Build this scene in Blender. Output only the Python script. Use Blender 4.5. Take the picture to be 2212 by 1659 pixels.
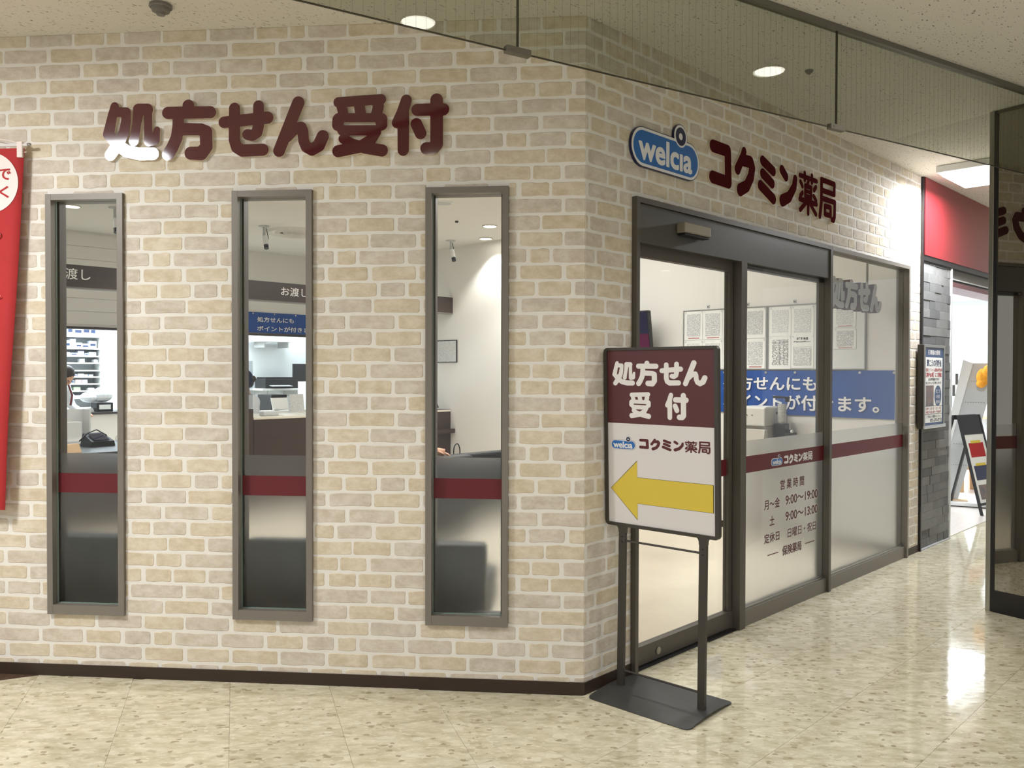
import bpy, bmesh, math, random
import numpy as np
from mathutils import Matrix, Vector
from math import sin, cos, pi, radians

for _o in list(bpy.data.objects):
    bpy.data.objects.remove(_o, do_unlink=True)
SC = bpy.context.scene
COL = SC.collection
RNG = random.Random(7)

# ------------------------------------------------------------------ measured set-up
F_PX, PITCH, ROLL, CAM_H = 1785.87, -0.01407, 0.00211, 1.50447
CORNER = (0.33841, 3.84276)            # the outside corner of the two brick walls
ANG_A, ANG_B = -0.08983, 0.78987       # directions of the left (A) and right (B) wall
CEIL = 3.152

# ------------------------------------------------------------------ camera
cp, sp, cr, sr = cos(PITCH), sin(PITCH), cos(ROLL), sin(ROLL)
fw = Vector((0, cp, sp)); u0 = Vector((0, -sp, cp)); r0 = Vector((1, 0, 0))
cam_r = cr * r0 + sr * u0; cam_u = -sr * r0 + cr * u0
cd = bpy.data.cameras.new('camera'); cam = bpy.data.objects.new('camera', cd); COL.objects.link(cam)
cd.sensor_fit = 'HORIZONTAL'; cd.sensor_width = 36.0; cd.lens = F_PX / 2212 * 36.0
cd.clip_start = 0.05; cd.clip_end = 100
cm = Matrix.Identity(4)
for i in range(3):
    cm[i][0] = cam_r[i]; cm[i][1] = cam_u[i]; cm[i][2] = -fw[i]
cm[2][3] = CAM_H
cam.matrix_world = cm
SC.camera = cam

# ------------------------------------------------------------------ world, exposure
W = bpy.data.worlds.new('world'); SC.world = W; W.use_nodes = True
W.node_tree.nodes['Background'].inputs[0].default_value = (0.975, 0.985, 1.0, 1)
W.node_tree.nodes['Background'].inputs[1].default_value = 0.52
SC.view_settings.view_transform = 'Standard'; SC.view_settings.look = 'None'
SC.view_settings.gamma = 1.0; SC.view_settings.exposure = 0.12
SC.view_settings.use_curve_mapping = False
SC.cycles.use_denoising = True
SC.cycles.max_bounces = 10; SC.cycles.diffuse_bounces = 4; SC.cycles.glossy_bounces = 5
SC.cycles.transmission_bounces = 8; SC.cycles.transparent_max_bounces = 24
SC.cycles.sample_clamp_indirect = 6.0; SC.cycles.blur_glossy = 0.6

# frames: x along the wall, y into the wall (depth), z up
def frame(ang):
    return Matrix.Translation((CORNER[0], CORNER[1], 0)) @ Matrix.Rotation(ang, 4, 'Z')
FA, FB, FW = frame(ANG_A), frame(ANG_B), frame(ANG_B - pi / 2)   # FW: x = -t (toward corridor), y = s along wall B

def spot(fr, x, y, z, watts, col, size=115, blend=0.5, rad=0.06):
    l = bpy.data.lights.new('downlight_lamp', 'SPOT'); l.energy = watts; l.color = col
    l.spot_size = radians(size); l.spot_blend = blend; l.shadow_soft_size = rad
    o = bpy.data.objects.new('downlight_lamp', l); COL.objects.link(o)
    o.matrix_world = fr @ Matrix.Translation((x, y, z))
    return o

def area(fr, x, y, z, sx, sy, watts, col, rot=None):
    l = bpy.data.lights.new('ceiling_lamp_or_fill', 'AREA'); l.shape = 'RECTANGLE'; l.size = sx; l.size_y = sy
    l.energy = watts; l.color = col
    o = bpy.data.objects.new('ceiling_lamp_or_fill', l); COL.objects.link(o)
    o.matrix_world = fr @ Matrix.Translation((x, y, z)) @ (rot or Matrix.Identity(4))
    return o

WARM, NEUT, COOL = (1.0, 0.995, 0.985), (1.0, 0.93, 0.84), (0.82, 0.92, 1.0)
# corridor downlights (frame A: s, -d)
CORR = [(0.397, -1.611), (1.667, -0.143), (-1.16, -2.42), (-0.5, -4.4), (2.2, -2.6), (-2.7, -4.2)]
for (x, y) in CORR:
    spot(FA, x, y, CEIL - 0.01, 78, WARM, 120, 0.55)
area(FA, -3.27, -1.85, CEIL - 0.09, 0.40, 0.40, 78, (1.0, 0.99, 0.975))          # square fluorescent, left
area(FB, 4.42, -0.42, CEIL - 0.10, 0.60, 0.36, 62, (0.93, 0.96, 1.0))          # square fluorescent, right end
# waiting room (frame B: s, t)
ROOM = [(2.149, 6.466), (3.46, 4.26), (4.02, 4.92), (-0.2, 6.44), (2.6, 2.2), (1.2, 3.4), (2.75, 1.35), (0.3, 4.9)]
for (x, y) in ROOM:
    spot(FB, x, y, CEIL - 0.01, 135, (1.0, 0.985, 0.965), 112, 0.5)
area(FB, 2.2, 2.9, CEIL - 0.03, 2.6, 2.6, 78, (1.0, 0.985, 0.97))  # broad fill added over the waiting room, no fitting of its own
area(FB, 0.6, 9.2, 2.9, 2.6, 1.6, 190, COOL)                                    # dispensary LED
area(FB, 3.2, 8.7, 2.9, 1.4, 0.9, 40, COOL)
area(FB, 8.6, 2.2, 2.62, 3.4, 2.6, 300, (0.86, 0.94, 1.0))                      # next shop

# ------------------------------------------------------------------ materials
def srgb(c):
    return tuple(((v / 255) / 12.92 if v / 255 <= 0.04045 else ((v / 255 + 0.055) / 1.055) ** 2.4) for v in c) + (1,)

def newmat(name):
    m = bpy.data.materials.new(name); m.use_nodes = True
    nt = m.node_tree; nt.nodes.clear()
    out = nt.nodes.new('ShaderNodeOutputMaterial')
    return m, nt, out

def N(nt, typ, **kw):
    n = nt.nodes.new(typ)
    for k, v in kw.items():
        if k.startswith('i_'):
            n.inputs[int(k[2:])].default_value = v
        else:
            setattr(n, k, v)
    return n

def coords(nt, scale=(1, 1, 1), rand=False):
    tc = N(nt, 'ShaderNodeTexCoord'); mp = N(nt, 'ShaderNodeMapping')
    mp.inputs['Scale'].default_value = scale
    nt.links.new(tc.outputs['Object'], mp.inputs['Vector'])
    if rand:
        oi = N(nt, 'ShaderNodeObjectInfo'); mul = N(nt, 'ShaderNodeMath', operation='MULTIPLY'); mul.inputs[1].default_value = 40
        nt.links.new(oi.outputs['Random'], mul.inputs[0])
        cb = N(nt, 'ShaderNodeCombineXYZ')
        for i in range(3): nt.links.new(mul.outputs[0], cb.inputs[i])
        nt.links.new(cb.outputs[0], mp.inputs['Location'])
    return mp.outputs[0]

def mat(name, col, rough=0.5, metal=0.0, var=0.0, vscale=6.0, bump=0.0, bscale=60.0, stretch=(1, 1, 1),
        emit=None, estr=0.0, coat=0.0, spec=0.5, rand=False, col2=None, alpha=None):
    """Principled surface with a little procedural colour variation and relief."""
    m, nt, out = newmat(name)
    b = N(nt, 'ShaderNodeBsdfPrincipled')
    c = srgb(col)
    b.inputs['Base Color'].default_value = c; b.inputs['Roughness'].default_value = rough
    b.inputs['Metallic'].default_value = metal; b.inputs['Coat Weight'].default_value = coat
    b.inputs['Specular IOR Level'].default_value = spec
    if emit:
        b.inputs['Emission Color'].default_value = srgb(emit); b.inputs['Emission Strength'].default_value = estr
    v = None
    if var > 0 or bump > 0:
        v = coords(nt, stretch, rand)
    if var > 0:
        nz = N(nt, 'ShaderNodeTexNoise'); nz.inputs['Scale'].default_value = vscale; nz.inputs['Detail'].default_value = 5
        nz.inputs['Roughness'].default_value = 0.62
        nt.links.new(v, nz.inputs['Vector'])
        rp = N(nt, 'ShaderNodeValToRGB'); rp.color_ramp.elements[0].position = 0.3; rp.color_ramp.elements[1].position = 0.7
        if col2:
            rp.color_ramp.elements[0].color = c; rp.color_ramp.elements[1].color = srgb(col2)
        else:
            rp.color_ramp.elements[0].color = tuple(max(0, x * (1 - var)) for x in c[:3]) + (1,)
            rp.color_ramp.elements[1].color = tuple(min(1, x * (1 + var)) for x in c[:3]) + (1,)
        nt.links.new(nz.outputs[0], rp.inputs[0]); nt.links.new(rp.outputs[0], b.inputs['Base Color'])
    if bump > 0:
        nb = N(nt, 'ShaderNodeTexNoise'); nb.inputs['Scale'].default_value = bscale; nb.inputs['Detail'].default_value = 4
        nt.links.new(v, nb.inputs['Vector'])
        bp = N(nt, 'ShaderNodeBump'); bp.inputs['Strength'].default_value = bump; bp.inputs['Distance'].default_value = 0.004
        nt.links.new(nb.outputs[0], bp.inputs['Height']); nt.links.new(bp.outputs[0], b.inputs['Normal'])
    nt.links.new(b.outputs[0], out.inputs[0])
    return m

def glass(name, tint=(0.97, 0.98, 0.97), f0=0.025):
    """Thin pane: tinted straight-through light plus a Schlick reflection."""
    m, nt, out = newmat(name)
    tr = N(nt, 'ShaderNodeBsdfTransparent'); tr.inputs[0].default_value = tint + (1,)
    gl = N(nt, 'ShaderNodeBsdfGlossy'); gl.inputs['Roughness'].default_value = 0.0
    lw = N(nt, 'ShaderNodeLayerWeight'); lw.inputs[0].default_value = 0.5
    pw = N(nt, 'ShaderNodeMath', operation='POWER'); pw.inputs[1].default_value = 5.0
    nt.links.new(lw.outputs['Facing'], pw.inputs[0])
    ma = N(nt, 'ShaderNodeMath', operation='MULTIPLY_ADD'); ma.inputs[1].default_value = 1 - f0; ma.inputs[2].default_value = f0
    nt.links.new(pw.outputs[0], ma.inputs[0])
    mx = N(nt, 'ShaderNodeMixShader')
    nt.links.new(ma.outputs[0], mx.inputs[0]); nt.links.new(tr.outputs[0], mx.inputs[1]); nt.links.new(gl.outputs[0], mx.inputs[2])
    nt.links.new(mx.outputs[0], out.inputs[0])
    return m

def frosted(name):
    """Translucent frosted film: rough straight-through refraction plus some diffuse transmission and reflection."""
    m, nt, out = newmat(name)
    rf = N(nt, 'ShaderNodeBsdfRefraction'); rf.inputs['Color'].default_value = (0.93, 0.94, 0.95, 1)
    rf.inputs['Roughness'].default_value = 0.30; rf.inputs['IOR'].default_value = 1.25
    tl = N(nt, 'ShaderNodeBsdfTranslucent'); tl.inputs[0].default_value = (0.80, 0.82, 0.84, 1)
    df = N(nt, 'ShaderNodeBsdfDiffuse'); df.inputs[0].default_value = (0.62, 0.63, 0.64, 1)
    m1 = N(nt, 'ShaderNodeMixShader'); m1.inputs[0].default_value = 0.06
    m2 = N(nt, 'ShaderNodeMixShader'); m2.inputs[0].default_value = 0.012
    nt.links.new(rf.outputs[0], m1.inputs[1]); nt.links.new(tl.outputs[0], m1.inputs[2])
    nt.links.new(m1.outputs[0], m2.inputs[1]); nt.links.new(df.outputs[0], m2.inputs[2])
    nt.links.new(m2.outputs[0], out.inputs[0])
    return m

def floor_mat(name):
    """Polished vinyl composition tile: cream ground with angular, lengthwise pale and brown chips."""
    m, nt, out = newmat(name)
    b = N(nt, 'ShaderNodeBsdfPrincipled')
    ge = N(nt, 'ShaderNodeNewGeometry'); oi = N(nt, 'ShaderNodeObjectInfo')
    off = N(nt, 'ShaderNodeMath', operation='MULTIPLY'); off.inputs[1].default_value = 9.0
    nt.links.new(oi.outputs['Random'], off.inputs[0])
    def space(sx, sy):
        mp = N(nt, 'ShaderNodeMapping'); mp.inputs['Scale'].default_value = (sx, sy, 1)
        nt.links.new(ge.outputs['Position'], mp.inputs['Vector'])
        ad = N(nt, 'ShaderNodeVectorMath', operation='ADD'); nt.links.new(mp.outputs[0], ad.inputs[0]); nt.links.new(off.outputs[0], ad.inputs[1])
        return ad.outputs[0]
    nz = N(nt, 'ShaderNodeTexNoise'); nz.inputs['Scale'].default_value = 1.0; nz.inputs['Detail'].default_value = 6; nz.inputs['Roughness'].default_value = 0.68
    nt.links.new(space(11, 26), nz.inputs['Vector'])
    rp = N(nt, 'ShaderNodeValToRGB'); cr_ = rp.color_ramp
    cr_.elements[0].position = 0.34; cr_.elements[0].color = srgb((188, 179, 150))
    cr_.elements[1].position = 0.68; cr_.elements[1].color = srgb((227, 220, 198))
    e = cr_.elements.new(0.5); e.color = srgb((209, 201, 175))
    nt.links.new(nz.outputs[0], rp.inputs[0])
    last = rp.outputs[0]
    def chips(sx, sy, ch, thr, size, col, fac):
        nonlocal last
        vo = N(nt, 'ShaderNodeTexVoronoi'); vo.inputs['Scale'].default_value = 1.0
        wn = N(nt, 'ShaderNodeTexNoise'); wn.inputs['Scale'].default_value = 1.6; wn.inputs['Detail'].default_value = 2
        sv = space(sx, sy); nt.links.new(sv, wn.inputs['Vector'])
        wa = N(nt, 'ShaderNodeVectorMath', operation='MULTIPLY_ADD'); wa.inputs[1].default_value = (0.9, 0.9, 0.9)
        nt.links.new(wn.outputs['Color'], wa.inputs[0]); nt.links.new(sv, wa.inputs[2]); nt.links.new(wa.outputs[0], vo.inputs['Vector'])
        sep = N(nt, 'ShaderNodeSeparateColor'); nt.links.new(vo.outputs['Color'], sep.inputs[0])
        g = N(nt, 'ShaderNodeMath', operation='GREATER_THAN'); g.inputs[1].default_value = thr; nt.links.new(sep.outputs[ch], g.inputs[0])
        a = N(nt, 'ShaderNodeMath', operation='LESS_THAN'); a.inputs[1].default_value = size; nt.links.new(vo.outputs['Distance'], a.inputs[0])
        mu = N(nt, 'ShaderNodeMath', operation='MULTIPLY'); nt.links.new(a.outputs[0], mu.inputs[0]); nt.links.new(g.outputs[0], mu.inputs[1])
        m2 = N(nt, 'ShaderNodeMath', operation='MULTIPLY'); m2.inputs[1].default_value = fac; nt.links.new(mu.outputs[0], m2.inputs[0])
        mx = N(nt, 'ShaderNodeMix', data_type='RGBA'); mx.inputs[7].default_value = srgb(col)
        nt.links.new(m2.outputs[0], mx.inputs[0]); nt.links.new(last, mx.inputs[6]); last = mx.outputs[2]
    chips(15, 30, 0, 0.91, 0.60, (232, 226, 206), 0.55)
    chips(20, 36, 1, 0.92, 0.55, (176, 164, 134), 0.60)
    chips(40, 62, 2, 0.955, 0.60, (150, 136, 106), 0.70)
    chips(60, 100, 0, 0.93, 0.70, (234, 228, 208), 0.5)
    nt.links.new(last, b.inputs['Base Color'])
    b.inputs['Roughness'].default_value = 0.07; b.inputs['Specular IOR Level'].default_value = 0.5
    w = N(nt, 'ShaderNodeTexNoise'); w.inputs['Scale'].default_value = 9.0; w.inputs['Detail'].default_value = 2
    nt.links.new(ge.outputs['Position'], w.inputs['Vector'])
    bp = N(nt, 'ShaderNodeBump'); bp.inputs['Strength'].default_value = 0.12; bp.inputs['Distance'].default_value = 0.004
    nt.links.new(w.outputs[0], bp.inputs['Height']); nt.links.new(bp.outputs[0], b.inputs['Normal'])
    nt.links.new(b.outputs[0], out.inputs[0])
    return m

def ceiling_mat(name):
    """Fissured mineral board: cream with short dark worm holes."""
    m, nt, out = newmat(name)
    b = N(nt, 'ShaderNodeBsdfPrincipled'); b.inputs['Roughness'].default_value = 0.9
    v = coords(nt, (48, 120, 48))
    vo = N(nt, 'ShaderNodeTexNoise'); vo.inputs['Scale'].default_value = 1.0; vo.inputs['Detail'].default_value = 1.5
    nt.links.new(v, vo.inputs['Vector'])
    rp = N(nt, 'ShaderNodeValToRGB'); rp.color_ramp.elements[0].position = 0.27; rp.color_ramp.elements[0].color = srgb((128, 120, 106))
    rp.color_ramp.elements[1].position = 0.36; rp.color_ramp.elements[1].color = srgb((226, 221, 211))
    nt.links.new(vo.outputs[0], rp.inputs[0]); nt.links.new(rp.outputs[0], b.inputs['Base Color'])
    bp = N(nt, 'ShaderNodeBump'); bp.inputs['Strength'].default_value = 0.4; bp.inputs['Distance'].default_value = 0.004
    nt.links.new(rp.outputs[0], bp.inputs['Height']); nt.links.new(bp.outputs[0], b.inputs['Normal'])
    nt.links.new(b.outputs[0], out.inputs[0])
    return m

def mirror_mat(name):
    m, nt, out = newmat(name)
    d = N(nt, 'ShaderNodeBsdfDiffuse'); d.inputs[0].default_value = (0.014, 0.013, 0.011, 1)
    g = N(nt, 'ShaderNodeBsdfGlossy'); g.inputs[0].default_value = (0.33, 0.31, 0.27, 1); g.inputs['Roughness'].default_value = 0.0
    mx = N(nt, 'ShaderNodeAddShader')
    nt.links.new(d.outputs[0], mx.inputs[0]); nt.links.new(g.outputs[0], mx.inputs[1]); nt.links.new(mx.outputs[0], out.inputs[0])
    return m

def paper_mat(name, lines=40, ink=(90, 92, 100), paper=(240, 240, 238), vertical=False):
    """Paper printed with rows of tiny unreadable text (flat print)."""
    m, nt, out = newmat(name)
    b = N(nt, 'ShaderNodeBsdfPrincipled'); b.inputs['Roughness'].default_value = 0.6
    tc = N(nt, 'ShaderNodeTexCoord'); sx = N(nt, 'ShaderNodeSeparateXYZ'); nt.links.new(tc.outputs['Object'], sx.inputs[0])
    row, along = ('X', 'Z') if vertical else ('Z', 'X')
    k = N(nt, 'ShaderNodeMath', operation='MULTIPLY'); k.inputs[1].default_value = lines / 0.297
    nt.links.new(sx.outputs[row], k.inputs[0])
    fr = N(nt, 'ShaderNodeMath', operation='FRACT'); nt.links.new(k.outputs[0], fr.inputs[0])
    fl = N(nt, 'ShaderNodeMath', operation='FLOOR'); nt.links.new(k.outputs[0], fl.inputs[0])
    lt = N(nt, 'ShaderNodeMath', operation='LESS_THAN'); lt.inputs[1].default_value = 0.5; nt.links.new(fr.outputs[0], lt.inputs[0])
    cb = N(nt, 'ShaderNodeCombineXYZ')
    kx = N(nt, 'ShaderNodeMath', operation='MULTIPLY'); kx.inputs[1].default_value = 90; nt.links.new(sx.outputs[along], kx.inputs[0])
    nt.links.new(kx.outputs[0], cb.inputs[0]); nt.links.new(fl.outputs[0], cb.inputs[1])
    nz = N(nt, 'ShaderNodeTexNoise'); nz.inputs['Scale'].default_value = 1.3; nt.links.new(cb.outputs[0], nz.inputs['Vector'])
    gt = N(nt, 'ShaderNodeMath', operation='GREATER_THAN'); gt.inputs[1].default_value = 0.45; nt.links.new(nz.outputs[0], gt.inputs[0])
    mu = N(nt, 'ShaderNodeMath', operation='MULTIPLY'); nt.links.new(lt.outputs[0], mu.inputs[0]); nt.links.new(gt.outputs[0], mu.inputs[1])
    mx = N(nt, 'ShaderNodeMix', data_type='RGBA'); mx.inputs[6].default_value = srgb(paper); mx.inputs[7].default_value = srgb(ink)
    nt.links.new(mu.outputs[0], mx.inputs[0]); nt.links.new(mx.outputs[2], b.inputs['Base Color'])
    nt.links.new(b.outputs[0], out.inputs[0])
    return m

def wood_mat(name, c1, c2, scale=(1.5, 30, 30), rough=0.45):
    m = mat(name, c1, rough, var=0.1, vscale=1.5, stretch=scale, col2=c2)
    return m

def brick_mat(name, c1, c2):
    """Weathered brick print: cloudy two-tone colour, fine grain, hairline cracks and embossing."""
    m, nt, out = newmat(name)
    b = N(nt, 'ShaderNodeBsdfPrincipled'); b.inputs['Roughness'].default_value = 0.85; b.inputs['Specular IOR Level'].default_value = 0.3
    v = coords(nt, (1, 1, 1.6), True)
    n1 = N(nt, 'ShaderNodeTexNoise'); n1.inputs['Scale'].default_value = 14; n1.inputs['Detail'].default_value = 7; n1.inputs['Roughness'].default_value = 0.7
    n2 = N(nt, 'ShaderNodeTexNoise'); n2.inputs['Scale'].default_value = 26; n2.inputs['Detail'].default_value = 3; n2.inputs['Distortion'].default_value = 2.5
    for n in (n1, n2): nt.links.new(v, n.inputs['Vector'])
    rp = N(nt, 'ShaderNodeValToRGB'); rp.color_ramp.elements[0].position = 0.36; rp.color_ramp.elements[1].position = 0.64
    rp.color_ramp.elements[0].color = srgb(c1); rp.color_ramp.elements[1].color = srgb(c2)
    nt.links.new(n1.outputs[0], rp.inputs[0])
    ab = N(nt, 'ShaderNodeMath', operation='SUBTRACT'); ab.inputs[1].default_value = 0.5; nt.links.new(n2.outputs[0], ab.inputs[0])
    a2 = N(nt, 'ShaderNodeMath', operation='ABSOLUTE'); nt.links.new(ab.outputs[0], a2.inputs[0])
    lt = N(nt, 'ShaderNodeMapRange'); lt.inputs['From Min'].default_value = 0.0; lt.inputs['From Max'].default_value = 0.022; lt.inputs['To Min'].default_value = 0.91; lt.inputs['To Max'].default_value = 1.0
    nt.links.new(a2.outputs[0], lt.inputs[0])
    n3 = N(nt, 'ShaderNodeTexNoise'); n3.inputs['Scale'].default_value = 7; nt.links.new(v, n3.inputs['Vector'])
    gt = N(nt, 'ShaderNodeMapRange'); gt.inputs['From Min'].default_value = 0.50; gt.inputs['From Max'].default_value = 0.58; nt.links.new(n3.outputs[0], gt.inputs[0])
    mm = N(nt, 'ShaderNodeMix', data_type='FLOAT'); mm.inputs[2].default_value = 1.0
    nt.links.new(gt.outputs[0], mm.inputs[0]); nt.links.new(lt.outputs[0], mm.inputs[3])
    mu = N(nt, 'ShaderNodeVectorMath', operation='SCALE'); nt.links.new(rp.outputs[0], mu.inputs[0]); nt.links.new(mm.outputs[0], mu.inputs['Scale'])
    nt.links.new(mu.outputs[0], b.inputs['Base Color'])
    ad = N(nt, 'ShaderNodeMath', operation='MULTIPLY_ADD'); ad.inputs[1].default_value = 0.8; nt.links.new(mm.outputs[0], ad.inputs[0]); nt.links.new(n1.outputs[0], ad.inputs[2])
    bp = N(nt, 'ShaderNodeBump'); bp.inputs['Strength'].default_value = 0.5; bp.inputs['Distance'].default_value = 0.005
    nt.links.new(ad.outputs[0], bp.inputs['Height']); nt.links.new(bp.outputs[0], b.inputs['Normal'])
    nt.links.new(b.outputs[0], out.inputs[0])
    return m

M = dict(
    mortar=mat('mortar_paper', (236, 232, 225), 0.8, var=0.03, vscale=9, bump=0.12, bscale=220),
    brick=[brick_mat('brick_tan', (205, 190, 164), (227, 215, 195)), brick_mat('brick_buff', (209, 195, 170), (229, 218, 199)),
           brick_mat('brick_greige', (199, 187, 171), (223, 214, 202)), brick_mat('brick_rose', (204, 191, 175), (225, 216, 203))],
    base=mat('baseboard_brown', (52, 37, 26), 0.5),
    frame=mat('frame_bronze', (126, 120, 112), 0.42, 0.15, var=0.03, vscale=3),
    framed=mat('frame_dark_bronze', (92, 86, 78), 0.42, 0.15, var=0.03, vscale=3),
    header=mat('header_bronze', (84, 82, 77), 0.4, 0.1, var=0.02),
    glass=glass('clear_glass'),
    edge=mat('glass_edge_green', (128, 146, 138), 0.3),
    film=frosted('frosted_film'),
    stripe=mat('stripe_maroon', (100, 22, 32), 0.45),
    maroon=mat('letter_maroon', (84, 24, 32), 0.07, coat=0.6, spec=0.6),
    maroon_b=mat('letter_maroon_satin', (78, 28, 32), 0.7, spec=0.0),
    deep=mat('letter_side_maroon', (58, 18, 24), 0.5),
    maroon_print=mat('print_maroon', (88, 30, 36), 0.4),
    letter_side=mat('letter_side_cream', (214, 200, 176), 0.5),
    white_print=mat('print_white', (236, 234, 232), 0.5),
    blue_logo=mat('logo_blue', (40, 108, 184), 0.3), navy=mat('logo_navy', (26, 32, 72), 0.3),
    floor=floor_mat('floor_vinyl_tile'), floor_in=mat('floor_cream', (236, 224, 203), 0.25, var=0.04, vscale=2),
    wood_floor=wood_mat('floor_pale_wood', (196, 186, 178), (216, 207, 200), (3, 40, 1), 0.3),
    wood_mat_brown=wood_mat('floor_brown_wood', (70, 52, 40), (96, 74, 58), (30, 3, 1), 0.4),
    ceil=ceiling_mat('ceiling_board'), ceil_in=mat('ceiling_white', (226, 223, 217), 0.85),
    screenp=glass('acrylic_haze', (0.80, 0.82, 0.84), 0.10),
    wall_in=mat('wall_gloss_white', (232, 229, 223), 0.35, var=0.015, vscale=2),
    wall_cool=mat('wall_cool_white', (226, 232, 236), 0.5),
    wired=glass('wired_glass', (0.80, 0.82, 0.78), 0.045),
    wire=mat('wire_steel', (70, 66, 52), 0.5, 0.6),
    steel=mat('brushed_steel', (170, 168, 160), 0.28, 0.9), chrome=mat('chrome', (215, 215, 212), 0.12, 1.0),
    rail=mat('rail_grey', (112, 108, 96), 0.45, 0.3),
    mirror=mirror_mat('dark_mirror_glass'), black=mat('black_plastic', (22, 23, 25), 0.4), blacksoft=mat('black_leather', (24, 27, 30), 0.42, bump=0.15, bscale=160),
    stand=mat('stand_dark_grey', (66, 62, 56), 0.42, 0.2), stand_base=mat('stand_base_grey', (62, 62, 60), 0.5, 0.1, var=0.06, vscale=4),
    panel_white=mat('panel_white', (226, 222, 222), 0.45), panel_maroon=mat('panel_maroon', (88, 42, 46), 0.4),
    yellow=mat('arrow_yellow', (222, 196, 70), 0.4),
    brown=wood_mat('counter_dark_wood', (54, 42, 36), (66, 52, 44), (2, 30, 30), 0.35),
    browntop=mat('desk_dark_top', (66, 62, 62), 0.35), paletop=mat('worktop_pale', (214, 207, 190), 0.4),
    blue=mat('banner_blue', (8, 72, 150), 0.6, var=0.10, vscale=5, bump=0.25, bscale=14),
    red=mat('fascia_red', (128, 36, 42), 0.3), redcloth=mat('cloth_red', (176, 40, 42), 0.8, var=0.05, vscale=8),
    pinkwhite=mat('cloth_pale_pink', (240, 226, 222), 0.8),
    stone=[mat('stone_grey', (124, 124, 122), 0.7, var=0.12, vscale=8, bump=0.5, bscale=40, rand=True),
           mat('stone_mid_grey', (112, 112, 111), 0.7, var=0.12, vscale=8, bump=0.5, bscale=40, rand=True),
           mat('stone_dark_grey', (99, 99, 99), 0.7, var=0.12, vscale=8, bump=0.5, bscale=40, rand=True)],
    blacktrim=mat('trim_black', (30, 28, 30), 0.35), whitetrim=mat('trim_white', (205, 206, 204), 0.4),
    paper=paper_mat('paper_small_text', 52, (128, 128, 134)), paper_b=paper_mat('paper_dense_text', 72, (112, 114, 124)), paper_l=paper_mat('paper_light_text', 54, (172, 172, 172)),
    paper_v=paper_mat('paper_vertical_text', 22, (40, 40, 44), vertical=True), paper_w=mat('paper_plain', (240, 240, 236), 0.6),
    board=mat('whiteboard_face', (228, 230, 228), 0.3), silver=mat('silver_frame', (150, 150, 146), 0.35, 0.5),
    ink=mat('print_black', (36, 34, 36), 0.5), inkred=mat('print_red', (170, 60, 66), 0.5), inkblue=mat('print_navy', (44, 58, 92), 0.5),
    server=mat('server_beige', (214, 210, 202), 0.4), serverg=mat('server_shade_grey', (176, 171, 162), 0.45),
    cup=mat('paper_cups', (226, 224, 218), 0.6), clearp=glass('clear_plastic', (0.94, 0.95, 0.96), 0.06),
    coat=mat('coat_white', (226, 230, 236), 0.8, bump=0.2, bscale=12), skin=mat('skin', (206, 158, 130), 0.55), hair=mat('hair_dark', (38, 26, 24), 0.5),
    dark_cloth=mat('cloth_dark', (44, 44, 48), 0.8), lamp=mat('lamp_white', (255, 255, 250), 0.5, emit=(255, 250, 238), estr=14.0),
    lampcool=mat('lamp_cool_white', (250, 252, 255), 0.5, emit=(244, 248, 255), estr=12.0),
    lamptube=mat('lamp_tube', (250, 252, 255), 0.5, emit=(244, 250, 255), estr=4.0),
    lampring=mat('lamp_ring', (216, 210, 196), 0.5), grey=mat('plastic_grey', (120, 116, 110), 0.5), greyl=mat('plastic_light_grey', (190, 192, 192), 0.5),
    white=mat('plastic_white', (232, 233, 232), 0.4), sensor=mat('sensor_bronze', (158, 150, 132), 0.35, 0.3),
    green=mat('seat_green', (84, 106, 62), 0.8), palewood=wood_mat('pale_beech', (196, 160, 122), (214, 180, 140), (3, 30, 30), 0.5),
    orange=mat('pompom_orange', (250, 166, 52), 0.9, var=0.2, vscale=30), yel=mat('tag_yellow', (226, 200, 60), 0.5),
    pink=mat('case_pink', (232, 96, 160), 0.5), kraft=mat('card_kraft', (208, 176, 138), 0.7),
    navyscreen=mat('screen_navy', (34, 32, 58), 0.12), purplescreen=mat('screen_purple', (78, 20, 54), 0.12),
    posterblue=mat('poster_blue', (60, 84, 122), 0.35), posterpic=mat('poster_photo', (150, 120, 108), 0.4, var=0.35, vscale=14, col2=(92, 96, 102)),
    boxes=[mat('carton_white', (232, 234, 238), 0.5), mat('carton_pale_blue', (190, 208, 230), 0.5), mat('carton_lilac', (206, 200, 222), 0.5),
           mat('carton_pale_pink', (226, 190, 186), 0.5), mat('carton_pale_green', (190, 220, 180), 0.5), mat('carton_pale_yellow', (232, 222, 160), 0.5)],
    greenbox=mat('carton_green', (110, 190, 90), 0.5), brownbox=mat('carton_amber', (170, 150, 110), 0.5),
)

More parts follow.
